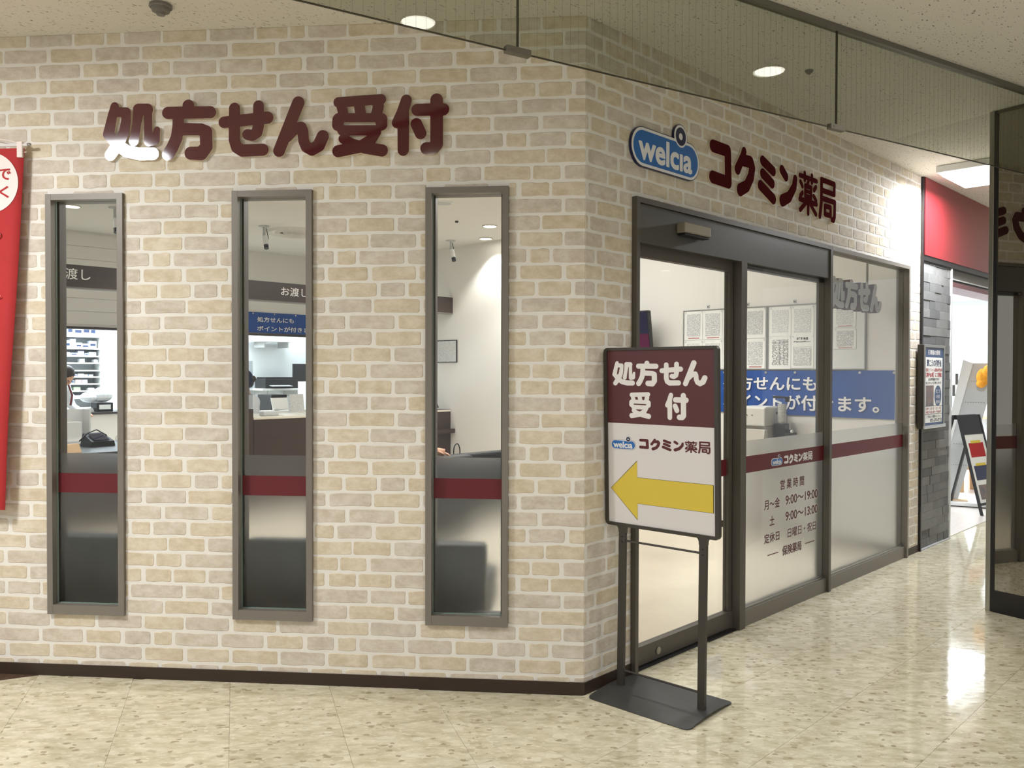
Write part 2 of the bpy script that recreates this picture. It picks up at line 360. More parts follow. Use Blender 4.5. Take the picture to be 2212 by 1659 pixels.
# ------------------------------------------------------------------ helpers
class MB:
    """Collects primitives in one bmesh, built as ONE mesh object."""
    def __init__(s): s.bm = bmesh.new()
    def box(s, x0, x1, y0, y1, z0, z1, bev=0.0, seg=2):
        r = bmesh.ops.create_cube(s.bm, size=1.0)
        vs = r['verts']
        for v in vs:
            v.co = Vector((x0 + (v.co.x + .5) * (x1 - x0), y0 + (v.co.y + .5) * (y1 - y0), z0 + (v.co.z + .5) * (z1 - z0)))
        if bev > 0:
            es = list({e for v in vs for e in v.link_edges})
            bmesh.ops.bevel(s.bm, geom=es, offset=bev, segments=seg, affect='EDGES', profile=0.5)
        return s
    def cyl(s, p0, p1, r, seg=16, r2=None, caps=True):
        p0, p1 = Vector(p0), Vector(p1); d = p1 - p0
        q = Vector((0, 0, 1)).rotation_difference(d.normalized()).to_matrix().to_4x4()
        mt = Matrix.Translation((p0 + p1) / 2) @ q
        bmesh.ops.create_cone(s.bm, cap_ends=caps, segments=seg, radius1=r, radius2=r if r2 is None else r2, depth=d.length, matrix=mt)
        return s
    def ell(s, c, rad, seg=16, rings=10):
        mt = Matrix.Translation(c) @ Matrix.Diagonal((rad[0], rad[1], rad[2], 1))
        bmesh.ops.create_uvsphere(s.bm, u_segments=seg, v_segments=rings, radius=1.0, matrix=mt)
        return s
    def prism(s, pts, z0, z1):
        b = [s.bm.verts.new((x, y, z0)) for x, y in pts]; t = [s.bm.verts.new((x, y, z1)) for x, y in pts]
        n = len(pts)
        s.bm.faces.new(t); s.bm.faces.new(b[::-1])
        for i in range(n): s.bm.faces.new((b[i], b[(i + 1) % n], t[(i + 1) % n], t[i]))
        return s
    def hexa(s, p):
        """Eight corners: bottom loop of four, then top loop of four."""
        v = [s.bm.verts.new(q) for q in p]
        for f in ((3, 2, 1, 0), (4, 5, 6, 7), (0, 1, 5, 4), (1, 2, 6, 5), (2, 3, 7, 6), (3, 0, 4, 7)):
            s.bm.faces.new([v[i] for i in f])
        return s
    def tube(s, pts, r, seg=8):
        pts = [Vector(p) for p in pts]; rings = []
        for i, p in enumerate(pts):
            d = (pts[min(i + 1, len(pts) - 1)] - pts[max(i - 1, 0)]).normalized()
            a = d.orthogonal().normalized() if i == 0 else (rings_a - d * rings_a.dot(d)).normalized()
            rings_a = a; b = d.cross(a)
            rr = r[i] if isinstance(r, (list, tuple)) else r
            rings.append([s.bm.verts.new(p + (a * cos(2 * pi * k / seg) + b * sin(2 * pi * k / seg)) * rr) for k in range(seg)])
        for i in range(len(rings) - 1):
            for k in range(seg):
                s.bm.faces.new((rings[i][k], rings[i][(k + 1) % seg], rings[i + 1][(k + 1) % seg], rings[i + 1][k]))
        s.bm.faces.new(rings[0][::-1]); s.bm.faces.new(rings[-1])
        return s
    def lathe(s, prof, c=(0, 0, 0), seg=24):
        rings = []
        for r, z in prof:
            rings.append([s.bm.verts.new((c[0] + r * cos(2 * pi * k / seg), c[1] + r * sin(2 * pi * k / seg), c[2] + z)) for k in range(seg)])
        for i in range(len(rings) - 1):
            for k in range(seg):
                s.bm.faces.new((rings[i][k], rings[i][(k + 1) % seg], rings[i + 1][(k + 1) % seg], rings[i + 1][k]))
        s.bm.faces.new(rings[0][::-1]); s.bm.faces.new(rings[-1])
        return s
    def mesh(s, name, m, smooth=False):
        bmesh.ops.recalc_face_normals(s.bm, faces=s.bm.faces[:])
        me = bpy.data.meshes.new(name); s.bm.to_mesh(me); s.bm.free()
        if m: me.materials.append(m)
        if smooth:
            me.polygons.foreach_set('use_smooth', [True] * len(me.polygons))
        return me

def obj(name, me, parent=None, mw=None):
    o = bpy.data.objects.new(name, me); COL.objects.link(o)
    if parent: o.parent = parent
    if mw is not None: o.matrix_basis = mw
    return o

def part(name, mb, m, parent, smooth=False, mw=None, label=None):
    o = obj(name, mb.mesh(name, m, smooth), parent, mw)
    if label: o['label'] = label
    return o

def at(fr, x, y, z=0.0, rz=0.0):
    return fr @ Matrix.Translation((x, y, z)) @ Matrix.Rotation(rz, 4, 'Z')

def thing(name, label, cat, mw, group=None):
    o = bpy.data.objects.new(name, None); COL.objects.link(o); o.matrix_world = mw; o.empty_display_size = 0.05
    o['label'] = label; o['category'] = cat
    if group: o['group'] = group
    return o

def solo(name, mb, m, label, cat, mw, group=None, smooth=False):
    o = obj(name, mb.mesh(name, m, smooth)); o.matrix_world = mw
    o['label'] = label; o['category'] = cat
    if group: o['group'] = group
    return o

def struct(name, mb, m, fr, label=None):
    o = obj(name, mb.mesh(name, m)); o.matrix_world = fr; o['kind'] = 'structure'
    if label: o['label'] = label
    return o

def structE(name, fr, label=None):
    o = bpy.data.objects.new(name, None); COL.objects.link(o); o.matrix_world = fr; o.empty_display_size = 0.05
    o['kind'] = 'structure'
    if label: o['label'] = label
    return o

# ------------------------------------------------------------------ lettering
# strokes of the rounded sign letters: polylines of (x, z, radius) in mm
GLYPH = {"処":[[[61,263,21.7],[49,220,23.4],[28,130,27.7]],[[71,236,23.7],[119,235,23.4],[118,193,23.9],[107,136,26.5],[77,81,30.1],[37,28,27.7]],[[32,127,26.5],[71,81,29.2],[121,46,29.1],[187,31,30.0],[253,32,30.6]],[[182,246,27.8],[173,180,21.8],[163,124,22.8],[157,96,25.6]],[[182,246,28.7],[226,245,28.7]],[[230,241,20.1],[230,122,20.6],[234,91,25.1],[264,96,23.4],[275,147,14.6]]],"方":[[[133,263,29.5],[133,235,29.5]],[[30,231,29.2],[242,229,29.2]],[[82,222,27.8],[81,166,28.4],[73,110,29.2],[51,63,29.8],[30,32,30.1]],[[103,151,30.0],[196,148,28.7],[220,136,30.9],[222,64,30.6],[196,33,32.9],[144,35,31.2]]],"せ":[[[28,167,27.6],[243,184,29.0]],[[80,232,27.3],[79,83,28.2],[90,46,27.8],[119,30,29.7],[219,32,28.7]],[[199,241,26.5],[198,147,27.3],[190,115,27.3],[168,101,26.5],[144,106,25.9]]],"ん":[[[123,254,30.1],[28,28,28.4]],[[70,94,25.1],[105,131,26.5],[136,136,27.9],[145,117,27.3],[149,73,26.1],[162,44,27.1],[190,30,28.7],[222,49,30.1],[242,92,29.8]]],"受":[[[31,260,24.5],[236,269,24.5]],[[46,238,24.5],[54,208,24.5]],[[131,242,25.6],[138,206,25.6]],[[223,237,27.0],[215,204,26.5]],[[31,184,26.1],[49,187,21.4],[216,183,21.7],[237,176,29.0]],[[30,178,29.2],[27,153,27.3]],[[237,174,29.2],[239,150,27.3]],[[49,127,23.9],[213,124,24.5]],[[213,117,23.9],[185,78,26.5],[137,49,27.8],[29,30,28.7]],[[54,88,23.4],[97,63,23.9],[160,43,27.8],[240,29,28.7]]],"付":[[[70,261,25.8],[50,200,27.8],[26,156,25.5]],[[55,200,27.8],[55,27,26.8]],[[122,214,28.4],[245,213,29.0]],[[214,258,30.1],[214,51,30.1],[200,33,28.7],[166,33,29.2]],[[118,148,27.8],[138,104,27.8]]],"コ":[[[35,206,35.4],[191,207,34.5],[200,31,34.5],[32,34,35.4]]],"ク":[[[101,264,25.2],[86,231,26.8],[28,147,32.3]],[[90,210,35.9],[176,214,35.9],[197,184,33.2],[181,126,34.5],[135,67,35.1],[59,33,37.7]]],"ミ":[[[53,239,31.1],[185,199,31.1]],[[54,162,31.1],[172,121,31.1]],[[28,87,32.1],[189,29,33.0]]],"ン":[[[27,223,30.8],[79,189,29.9]],[[206,197,26.1],[191,141,30.8],[123,69,35.6],[36,34,38.6]]],"薬":[[[15,245,15.8],[260,245,15.8]],[[85,270,15.8],[85,225,15.8]],[[190,270,15.8],[190,225,15.8]],[[140,225,13.8],[122,200,13.8]],[[95,190,15.8],[180,190,15.8],[180,122,15.8],[95,122,15.8],[95,190,15.8]],[[95,156,11.8],[180,156,11.8]],[[25,205,15.8],[52,180,15.8]],[[55,138,15.8],[25,115,15.8]],[[250,205,15.8],[222,180,15.8]],[[218,140,15.8],[255,115,15.8]],[[15,92,16.8],[260,92,16.8]],[[138,110,16.8],[138,15,16.8]],[[112,85,15.8],[25,25,16.8]],[[164,85,15.8],[252,25,16.8]]],"局":[[[42,266,18.5],[243,266,18.5],[243,196,18.5],[45,196,18.5]],[[42,266,18.5],[42,120,19.5],[20,18,19.5]],[[45,143,18.5],[252,143,18.5],[250,45,19.5],[236,20,20.5],[205,18,17.5]],[[98,98,17.5],[185,98,17.5],[185,42,17.5],[98,42,17.5],[98,98,17.5]]]}
# s, z, width, height of each letter on its wall, in metres
GPOS = {"処":[-2.3372,2.5263,0.2892,0.2843],"方":[-2.0373,2.5211,0.2712,0.2925],"せ":[-1.7545,2.533,0.2722,0.2674],"ん":[-1.4837,2.5297,0.2714,0.2838],"受":[-1.196,2.5199,0.2686,0.2931],"付":[-0.9092,2.5209,0.2737,0.2883],"コ":[1.0495,2.5566,0.2309,0.2375],"ク":[1.3236,2.5339,0.2261,0.2856],"ミ":[1.5938,2.5444,0.2179,0.2668],"ン":[1.8664,2.5484,0.2287,0.2498],"薬":[2.1215,2.5355,0.275,0.285],"局":[2.4143,2.539,0.268,0.283]}
def sdf_field(strokes, X, Y):
    f = np.full(X.shape, 1e9)
    for st in strokes:
        if len(st) == 1: st = [st[0], st[0]]
        for (x0, y0, a), (x1, y1, b) in zip(st[:-1], st[1:]):
            dx, dy = x1 - x0, y1 - y0; L = dx * dx + dy * dy
            t = np.clip(((X - x0) * dx + (Y - y0) * dy) / L, 0, 1) if L > 0 else np.zeros_like(X)
            f = np.minimum(f, np.hypot(X - x0 - t * dx, Y - y0 - t * dy) - (a + t * (b - a)))
    return f

def contour(f, xs, ys):
    """Marching squares: closed loops where f crosses zero."""
    ins = f < 0; nxt = {}; pos = {}
    def vert(i, j, k):
        key = (i, j, k)
        if key not in pos:
            if k == 0:
                a, b = f[j, i], f[j, i + 1]; t = a / (a - b); pos[key] = (xs[i] + t * (xs[i + 1] - xs[i]), ys[j])
            else:
                a, b = f[j, i], f[j + 1, i]; t = a / (a - b); pos[key] = (xs[i], ys[j] + t * (ys[j + 1] - ys[j]))
        return key
    code = ins[:-1, :-1] * 1 + ins[:-1, 1:] * 2 + ins[1:, 1:] * 4 + ins[1:, :-1] * 8
    TAB = {1: 'LB', 2: 'BR', 3: 'LR', 4: 'RT', 5: 'LTRB', 6: 'BT', 7: 'LT', 8: 'TL', 9: 'TB', 10: 'BLTR', 11: 'TR', 12: 'RL', 13: 'RB', 14: 'BL'}
    for j, i in zip(*np.nonzero((code > 0) & (code < 15))):
        e = {'B': (i, j, 0), 'T': (i, j + 1, 0), 'L': (i, j, 1), 'R': (i + 1, j, 1)}
        s = TAB[int(code[j, i])]
        for k in range(0, len(s), 2):
            nxt[vert(*e[s[k]])] = vert(*e[s[k + 1]])
    loops = []
    while nxt:
        k0 = next(iter(nxt)); k = k0; L = []
        while k in nxt:
            L.append(pos[k]); k = nxt.pop(k)
        if len(L) > 5: loops.append(np.array(L))
    return loops

def thin(L, tol):
    """Douglas-Peucker on a closed loop."""
    n = len(L)
    def rec(a, b):
        if b - a < 2: return []
        p, q = L[a], L[b % n]; d = q - p; l = np.hypot(*d)
        seg = L[a + 1:b] - p
        h = np.abs(seg[:, 0] * d[1] - seg[:, 1] * d[0]) / l if l > 1e-9 else np.hypot(seg[:, 0], seg[:, 1])
        k = int(np.argmax(h))
        if h[k] < tol: return []
        m = a + 1 + k
        return rec(a, m) + [m] + rec(m, b)
    h = n // 2
    idx = [0] + rec(0, h) + [h] + rec(h, n)
    return L[sorted(set(i % n for i in idx))]

def loops_of(fieldfun, x0, x1, y0, y1, res, tol):
    xs = np.arange(x0 - 3 * res, x1 + 3 * res, res); ys = np.arange(y0 - 3 * res, y1 + 3 * res, res)
    X, Y = np.meshgrid(xs, ys)
    return [thin(L, tol) for L in contour(fieldfun(X, Y), xs, ys)]

LOOPS = {}
def glyph_loops(ch):
    if ch not in LOOPS:
        st = GLYPH[ch]; w, h = GPOS[ch][2] * 1000, GPOS[ch][3] * 1000
        LOOPS[ch] = [l / 1000 for l in loops_of(lambda X, Y: sdf_field(st, X, Y), 0, w, 0, h, 3.0, 0.35)]
    return LOOPS[ch]

def curve_mesh(loops, thick):
    cu = bpy.data.curves.new('outline', 'CURVE'); cu.dimensions = '2D'; cu.fill_mode = 'BOTH'; cu.extrude = thick / 2
    for L in loops:
        sp_ = cu.splines.new('POLY'); sp_.points.add(len(L) - 1); sp_.use_cyclic_u = True
        for p, (x, y) in zip(sp_.points, L): p.co = (x, y, 0, 1)
    o = bpy.data.objects.new('outline', cu)
    me = bpy.data.meshes.new_from_object(o)
    bpy.data.objects.remove(o); bpy.data.curves.remove(cu)
    return me

def flat_to_wall(me, y=0.0, sx=1, sz=1, ox=0, oz=0):
    """Curve plane -> wall plane: x right, z up, curve z towards -y."""
    co = np.empty(len(me.vertices) * 3); me.vertices.foreach_get('co', co); co = co.reshape(-1, 3)
    out = np.stack([co[:, 0] * sx + ox, y - co[:, 2], co[:, 1] * sz + oz], 1)
    me.vertices.foreach_set('co', out.ravel()); me.update()
    return me

def shape_part(name, loops, thick, y, m, parent, sx=1, sz=1, ox=0, oz=0, mw=None, label=None):
    """Outline filled and extruded, centred on depth y in the parent's wall plane."""
    me = flat_to_wall(curve_mesh(loops, thick), y, sx, sz, ox, oz)
    me.materials.append(m); me.name = name
    o = obj(name, me, parent, mw)
    if label: o['label'] = label
    return o

def text_mesh(s, bold=0.0, res=3):
    cu = bpy.data.curves.new('text', 'FONT'); cu.body = s; cu.offset = bold; cu.resolution_u = res; cu.fill_mode = 'FRONT'
    o = bpy.data.objects.new('text', cu)
    me = bpy.data.meshes.new_from_object(o)
    bpy.data.objects.remove(o); bpy.data.curves.remove(cu)
    return me

def text_part(name, s, x0, x1, z0, z1, y, m, parent, bold=0.0, res=3):
    """Flat printed writing fitted to a rectangle of the wall plane, facing -y."""
    me = text_mesh(s, bold, res)
    n = len(me.vertices); co = np.empty(n * 3); me.vertices.foreach_get('co', co); co = co.reshape(-1, 3)
    a, b = co.min(0), co.max(0)
    sx = (x1 - x0) / (b[0] - a[0]); sz = (z1 - z0) / (b[1] - a[1])
    out = np.stack([(co[:, 0] - a[0]) * sx + x0, np.full(n, y), (co[:, 1] - a[1]) * sz + z0], 1)
    me.vertices.foreach_set('co', out.ravel()); me.update(); me.materials.append(m); me.name = name
    return obj(name, me, parent)

def glyph_text(name, chars, x0, x1, z0, z1, y, m, parent, thick=0.0006, shrink=1.0):
    """The sign's rounded letters, printed small: one mesh per word."""
    tot0 = min(GPOS[c][0] for c in chars); tot1 = max(GPOS[c][0] + GPOS[c][2] for c in chars)
    b0 = min(GPOS[c][1] for c in chars); b1 = max(GPOS[c][1] + GPOS[c][3] for c in chars)
    sx, sz = (x1 - x0) / (tot1 - tot0), (z1 - z0) / (b1 - b0)
    loops = []
    for c in chars:
        for L in glyph_loops(c):
            loops.append(np.stack([x0 + (L[:, 0] + GPOS[c][0] - tot0) * sx, z0 + (L[:, 1] + GPOS[c][1] - b0) * sz], 1))
    return shape_part(name, loops, thick, y, m, parent)

def ring_loop(cx, cy, r, n=40): 
    a = np.arange(n) * 2 * pi / n
    return np.stack([cx + r * np.cos(a), cy + r * np.sin(a)], 1)

def logo(parent, x0, z0, w, y, thick, halo=False):
    """Blue capsule emblem with a navy ring on its shoulder (proportions of the wall plate, 0.616 m wide)."""
    k = w / 0.616
    cap = [[(0.100, 0.100, 0.0), (0.516, 0.100, 0.0)]]
    def cf(r1, r2):
        return lambda X, Y: np.minimum(sdf_field(cap, X, Y) - r1, np.hypot(X - 0.4335, Y - 0.217) - r2)
    big = lambda r1, r2: loops_of(cf(r1, r2), 0, .616, 0, .285, 0.004, 0.0005)
    inner = loops_of(lambda X, Y: np.maximum(sdf_field(cap, X, Y) - 0.082, -(np.hypot(X - 0.4335, Y - 0.217) - 0.0575)), 0, .616, 0, .2, 0.004, 0.0005)
    e = 0.0007
    kw = dict(sx=k, sz=k, ox=x0, oz=z0)
    shape_part('plate', big(0.100, 0.064), thick, y - thick / 2, M['white_print'] if halo else M['navy'], parent, **kw)
    f = y - thick
    shape_part('white_border', big(0.096, 0.060), e, f - e, M['white_print'], parent, **kw)
    shape_part('blue_field', inner, e, f - 2 * e, M['blue_logo'], parent, **kw)
    shape_part('ring', [ring_loop(0.4335, 0.217, 0.0476), ring_loop(0.4335, 0.217, 0.0178)[::-1]], e, f - 2 * e, M['navy'], parent, **kw)
    bold_text('lettering', 'welc\u0131a', x0 + .060 * k, x0 + .542 * k, z0 + .034 * k, z0 + .166 * k, f - 3.2 * e, M['white_print'], parent, .030)

def text_loops(s, dil=0.0, res=0.016):
    """Writing as outlines thickened by dil (in em) with rounded corners."""
    me = text_mesh(s, 0.0, 4); n = len(me.vertices); co = np.empty(n * 3); me.vertices.foreach_get('co', co); co = co.reshape(-1, 3)[:, :2]
    cnt = {}
    for p in me.polygons:
        for k in p.edge_keys: cnt[k] = cnt.get(k, 0) + 1
    E = np.array([k for k, c in cnt.items() if c == 1])
    bpy.data.meshes.remove(me)
    a, b = co[E[:, 0]], co[E[:, 1]]
    x0, y0 = co.min(0) - dil; x1, y1 = co.max(0) + dil
    def field(X, Y):
        f = np.full(X.shape, 9.0); par = np.zeros(X.shape, bool)
        for p, q in zip(a, b):
            lo, hi = min(p[0], q[0]) - .12, max(p[0], q[0]) + .12
            i0, i1 = np.searchsorted(X[0], (lo, hi))
            dx, dy = q - p; L = dx * dx + dy * dy
            if L < 1e-12: continue
            xs, ys = X[:, i0:i1], Y[:, i0:i1]
            t = np.clip(((xs - p[0]) * dx + (ys - p[1]) * dy) / L, 0, 1)
            f[:, i0:i1] = np.minimum(f[:, i0:i1], np.hypot(xs - p[0] - t * dx, ys - p[1] - t * dy))
            if abs(dx) > 1e-9:                       # crossing test along +y
                c0, c1 = np.searchsorted(X[0], (min(p[0], q[0]), max(p[0], q[0])))
                if c1 > c0:
                    yc = p[1] + (X[:, c0:c1] - p[0]) / dx * dy
                    par[:, c0:c1] ^= yc > Y[:, c0:c1]
        return np.where(par, -f, f) - dil
    return loops_of(field, x0, x1, y0, y1, res, 0.002)

def bold_text(name, s, x0, x1, z0, z1, y, m, parent, dil=0.02, pad=0.0, thick=0.0005, fit=None):
    """Heavy rounded print fitted to a rectangle; pad grows it (for a halo) without moving it."""
    base = text_loops(s, fit if fit is not None else dil)
    P = np.concatenate(base); a, b = P.min(0), P.max(0)
    sx, sz = (x1 - x0) / (b[0] - a[0]), (z1 - z0) / (b[1] - a[1])
    L = base if fit is None else text_loops(s, dil)
    return shape_part(name, [np.stack([x0 + (l[:, 0] - a[0]) * sx, z0 + (l[:, 1] - a[1]) * sz], 1) for l in L], thick, y, m, parent)
# ------------------------------------------------------------------ brick-patterned walls
# one 0.92 m repeat of twelve courses, (start, length) in mm
ROWS = [[(720,218),(36,218),(269,150),(434,71),(524,184)],[(614,199),(825,218),(145,214),(378,222)],[(771,216),(85,210),(314,176),(513,131),(663,90)],
[(618,192),(832,210),(141,225),(381,218)],[(702,152),(873,116),(88,180),(287,229),(535,150)],[(624,204),(841,220),(160,207),(385,218)],
[(721,219),(39,195),(253,222),(492,209)],[(312,223),(552,92),(661,167),(850,218),(169,124)],[(741,180),(20,218),(257,218),(494,237)],
[(676,127),(824,254),(172,115),(308,124),(448,214)],[(765,160),(22,215),(259,207),(492,107),(621,131)],[(825,169),(88,214),(321,210),(547,262)]]
TONES = ['02113', '1202', '33021', '0102', '12031', '2032', '3103', '20312', '0231', '13020', '02310', '3012']
PITCHZ, ROW0, PERIOD = 0.07702, 3.1272, 0.92
WINS = [(-2.636, -2.240), (-1.690, -1.296), (-0.748, -0.356)]
WZ0, WZ1 = 0.309, 2.372
A_HOLES = [(a, b, WZ0, WZ1) for a, b in WINS]
B_HOLES = [(0.360, 2.615, -1, 2.374), (2.60, 4.084, -1, 2.374)]
END_B, LEFT_A = 4.388, -3.6

def clip_half(poly, ax, lim, keep_less):
    out = []
    for i in range(len(poly)):
        p, q = poly[i], poly[(i + 1) % len(poly)]
        ip = (p[ax] <= lim) if keep_less else (p[ax] >= lim); iq = (q[ax] <= lim) if keep_less else (q[ax] >= lim)
        if ip: out.append(p)
        if ip != iq:
            t = (lim - p[ax]) / (q[ax] - p[ax]); out.append((p[0] + t * (q[0] - p[0]), p[1] + t * (q[1] - p[1])))
    return out

def poly_area(p):
    return abs(sum(p[i][0] * p[(i + 1) % len(p)][1] - p[(i + 1) % len(p)][0] * p[i][1] for i in range(len(p)))) / 2

def brick_outline(w, h, rng):
    """Hand-made brick face: sixteen points, soft corners, wavering edges."""
    r = min(0.010, h * .2); j = lambda a: rng.uniform(-a, a)
    pts = [(r, 0), (w * .33, j(.0034)), (w * .66, j(.0036)), (w - r, j(.001)), (w - r * .25, r * .3 + j(.001)), (w + j(.001), r), (w + j(.0024), h * .5),
           (w + j(.001), h - r), (w - r * .3, h - r * .25), (w - r, h + j(.001)), (w * .68, h + j(.0034)), (w * .35, h + j(.0034)), (r, h + j(.001)),
           (r * .25, h - r * .3), (j(.0012), h - r), (j(.0024), h * .48), (j(.001), r), (r * .3, r * .25)]
    sl = j(.003)
    return [(x, y + sl * (x / w - .5)) for x, y in pts]

def brick_geo(poly, cx, cz):
    """Chamfered slab, 2 mm proud of the wall (towards -y)."""
    n = len(poly); k = 0.0024
    mx = sum(p[0] for p in poly) / n; mz = sum(p[1] for p in poly) / n
    w = max(p[0] for p in poly) - min(p[0] for p in poly); h = max(p[1] for p in poly) - min(p[1] for p in poly)
    fx, fz = max(0.3, 1 - 2 * k / max(w, .006)), max(0.3, 1 - 2 * k / max(h, .006))
    v = [(x - cx, 0.0, z - cz) for x, z in poly] + [(mx + (x - mx) * fx - cx, -0.002, mz + (z - mz) * fz - cz) for x, z in poly]
    f = [(i, (i + 1) % n, n + (i + 1) % n, n + i) for i in range(n)] + [tuple(range(n, 2 * n))]
    return v, f

BRICK_MESH = {}
def bricks_on(wall, s_min, s_max, holes, zmin=0.052, zmax=CEIL):
    """Every brick a part of its wall; past the 300 that show largest, the rest is one stuff part."""
    items = []
    nrow = int(CEIL / PITCHZ) + 2
    for r in range(-1, nrow):
        pr = r % 12; zc = ROW0 - PITCHZ * r; z0 = zc - 0.0315
        for c, (a, L) in enumerate(ROWS[pr]):
            k0 = math.floor((s_min - a / 1000) / PERIOD) - 1
            for k in range(k0, k0 + int((s_max - s_min) / PERIOD) + 4):
                s0 = a / 1000 + k * PERIOD; w = L / 1000
                if s0 + w <= s_min or s0 >= s_max: continue
                poly = [(x + s0, z + z0) for x, z in brick_outline(w, 0.063, random.Random(pr * 100 + c))]
                full = True
                lims = [(0, s_min, False), (0, s_max, True), (1, zmin, False), (1, zmax, True)]
                for ax, lim, less in lims:
                    if any((p[ax] > lim) if less else (p[ax] < lim) for p in poly):
                        poly = clip_half(poly, ax, lim, less); full = False
                    if len(poly) < 3: break
                for (hx0, hx1, hz0, hz1) in holes:
                    if len(poly) < 3: break
                    if s0 < hx1 and s0 + w > hx0 and z0 < hz1 and z0 + .063 > hz0:
                        cand = [clip_half(poly, 0, hx0, True), clip_half(poly, 0, hx1, False), clip_half(poly, 1, hz0, True), clip_half(poly, 1, hz1, False)]
                        poly = max([q for q in cand if len(q) >= 3] or [[]], key=lambda q: poly_area(q) if q else 0); full = False
                if len(poly) < 3 or poly_area(poly) < 0.0004: continue
                items.append((full, pr, c, s0, z0, poly))
    fr = wall.matrix_world
    def size(it):
        mx = sum(p[0] for p in it[5]) / len(it[5]); mz = sum(p[1] for p in it[5]) / len(it[5])
        d = (fr @ Vector((mx, 0, mz)) - cam.location)
        px = abs((d @ cam_r) / (d @ fw)); 
        vis = 1.0 if (d @ fw) > 0 and px < .64 else 0.0
        nrm = abs(d.normalized() @ (fr.to_3x3() @ Vector((0, 1, 0))))
        return vis * poly_area(it[5]) * nrm / d.length_squared
    items.sort(key=size, reverse=True)
    rv, rf, rm = [], [], []
    for n, (full, pr, c, s0, z0, poly) in enumerate(items):
        tone = int(TONES[pr][c])
        if n < 300:
            if full:
                if (pr, c) not in BRICK_MESH:
                    v, f = brick_geo(poly, s0, z0); me = bpy.data.meshes.new('brick'); me.from_pydata(v, [], f); me.materials.append(M['brick'][tone]); BRICK_MESH[(pr, c)] = me
                obj('brick', BRICK_MESH[(pr, c)], wall, Matrix.Translation((s0, 0, z0)))
            else:
                v, f = brick_geo(poly, s0, z0); me = bpy.data.meshes.new('brick'); me.from_pydata(v, [], f); me.materials.append(M['brick'][tone])
                obj('brick', me, wall, Matrix.Translation((s0, 0, z0)))
        else:
            v, f = brick_geo(poly, 0, 0); b = len(rv); rv += v; rf += [tuple(i + b for i in q) for q in f]; rm += [tone] * len(f)
    if rv:
        me = bpy.data.meshes.new('bricks'); me.from_pydata(rv, [], rf)
        for m in M['brick']: me.materials.append(m)
        me.polygons.foreach_set('material_index', rm)
        o = obj('bricks', me, wall); o['kind'] = 'stuff'

def wall_slab(s0, s1, holes, y0, y1):
    mb = MB()
    xs = sorted({s0, s1} | {h[0] for h in holes} | {h[1] for h in holes}); zs = sorted({0, CEIL} | {max(0, h[2]) for h in holes} | {h[3] for h in holes})
    xs = [x for x in xs if s0 <= x <= s1]
    for a, b in zip(xs[:-1], xs[1:]):
        run = None
        for c, d in zip(zs[:-1], zs[1:]):
            mx, mz = (a + b) / 2, (c + d) / 2
            solid = not any(h[0] < mx < h[1] and h[2] < mz < h[3] for h in holes)
            if solid: run = (run[0], d) if run else (c, d)
            if (not solid or d == zs[-1]) and run:
                mb.box(a, b, y0, y1, run[0], run[1]); run = None
    return mb

wall_left = struct('wall_left', wall_slab(LEFT_A, 0, A_HOLES, 0, 0.085), M['mortar'], FA, 'brick-patterned beige wall with three tall narrow windows')
wall_right = struct('wall_right', wall_slab(0, END_B, [(0.360, 4.084, -1, 2.374)], 0, 0.085), M['mortar'], FB, 'brick-patterned beige wall over the glazed sliding entrance')
bricks_on(wall_left, LEFT_A, 0, A_HOLES)
bricks_on(wall_right, 0, END_B, [(0.360, 4.084, -1, 2.374)])

# ------------------------------------------------------------------ floors and ceilings
def floor_poly(name, pts, z0, z1, m, label, fr=FB):
    return struct(name, MB().prism(pts, z0, z1), m, fr, label)
floor = floor_poly('floor', [(-7, -7), (12, -7), (12, 0.02), (0, 0.02), (-5, 6.06), (-7, 6.06)], -0.06, -0.004, M['floor'], 'glossy cream vinyl tile floor of the corridor')
floor_poly('floor_room', [(0.0, 0.02), (4.39, 0.02), (4.39, 10.6), (-5, 10.6), (-5, 6.06)], -0.06, -0.005, M['floor_in'], 'pale cream floor inside the pharmacy')
floor_poly('floor_shop', [(4.39, 0.02), (12, 0.02), (12, 6), (4.39, 6)], -0.06, 0.001, M['wood_floor'], 'pale wood plank floor of the next shop')
wedge = [(-3.6, -0.012), (-2.688, -0.012), (-2.83, -0.095), (-3.6, -0.534)]
struct('floor_mat', MB().prism(wedge, -0.004, 0.0012), M['wood_mat_brown'], FA, 'dark brown wood flooring at the far left')

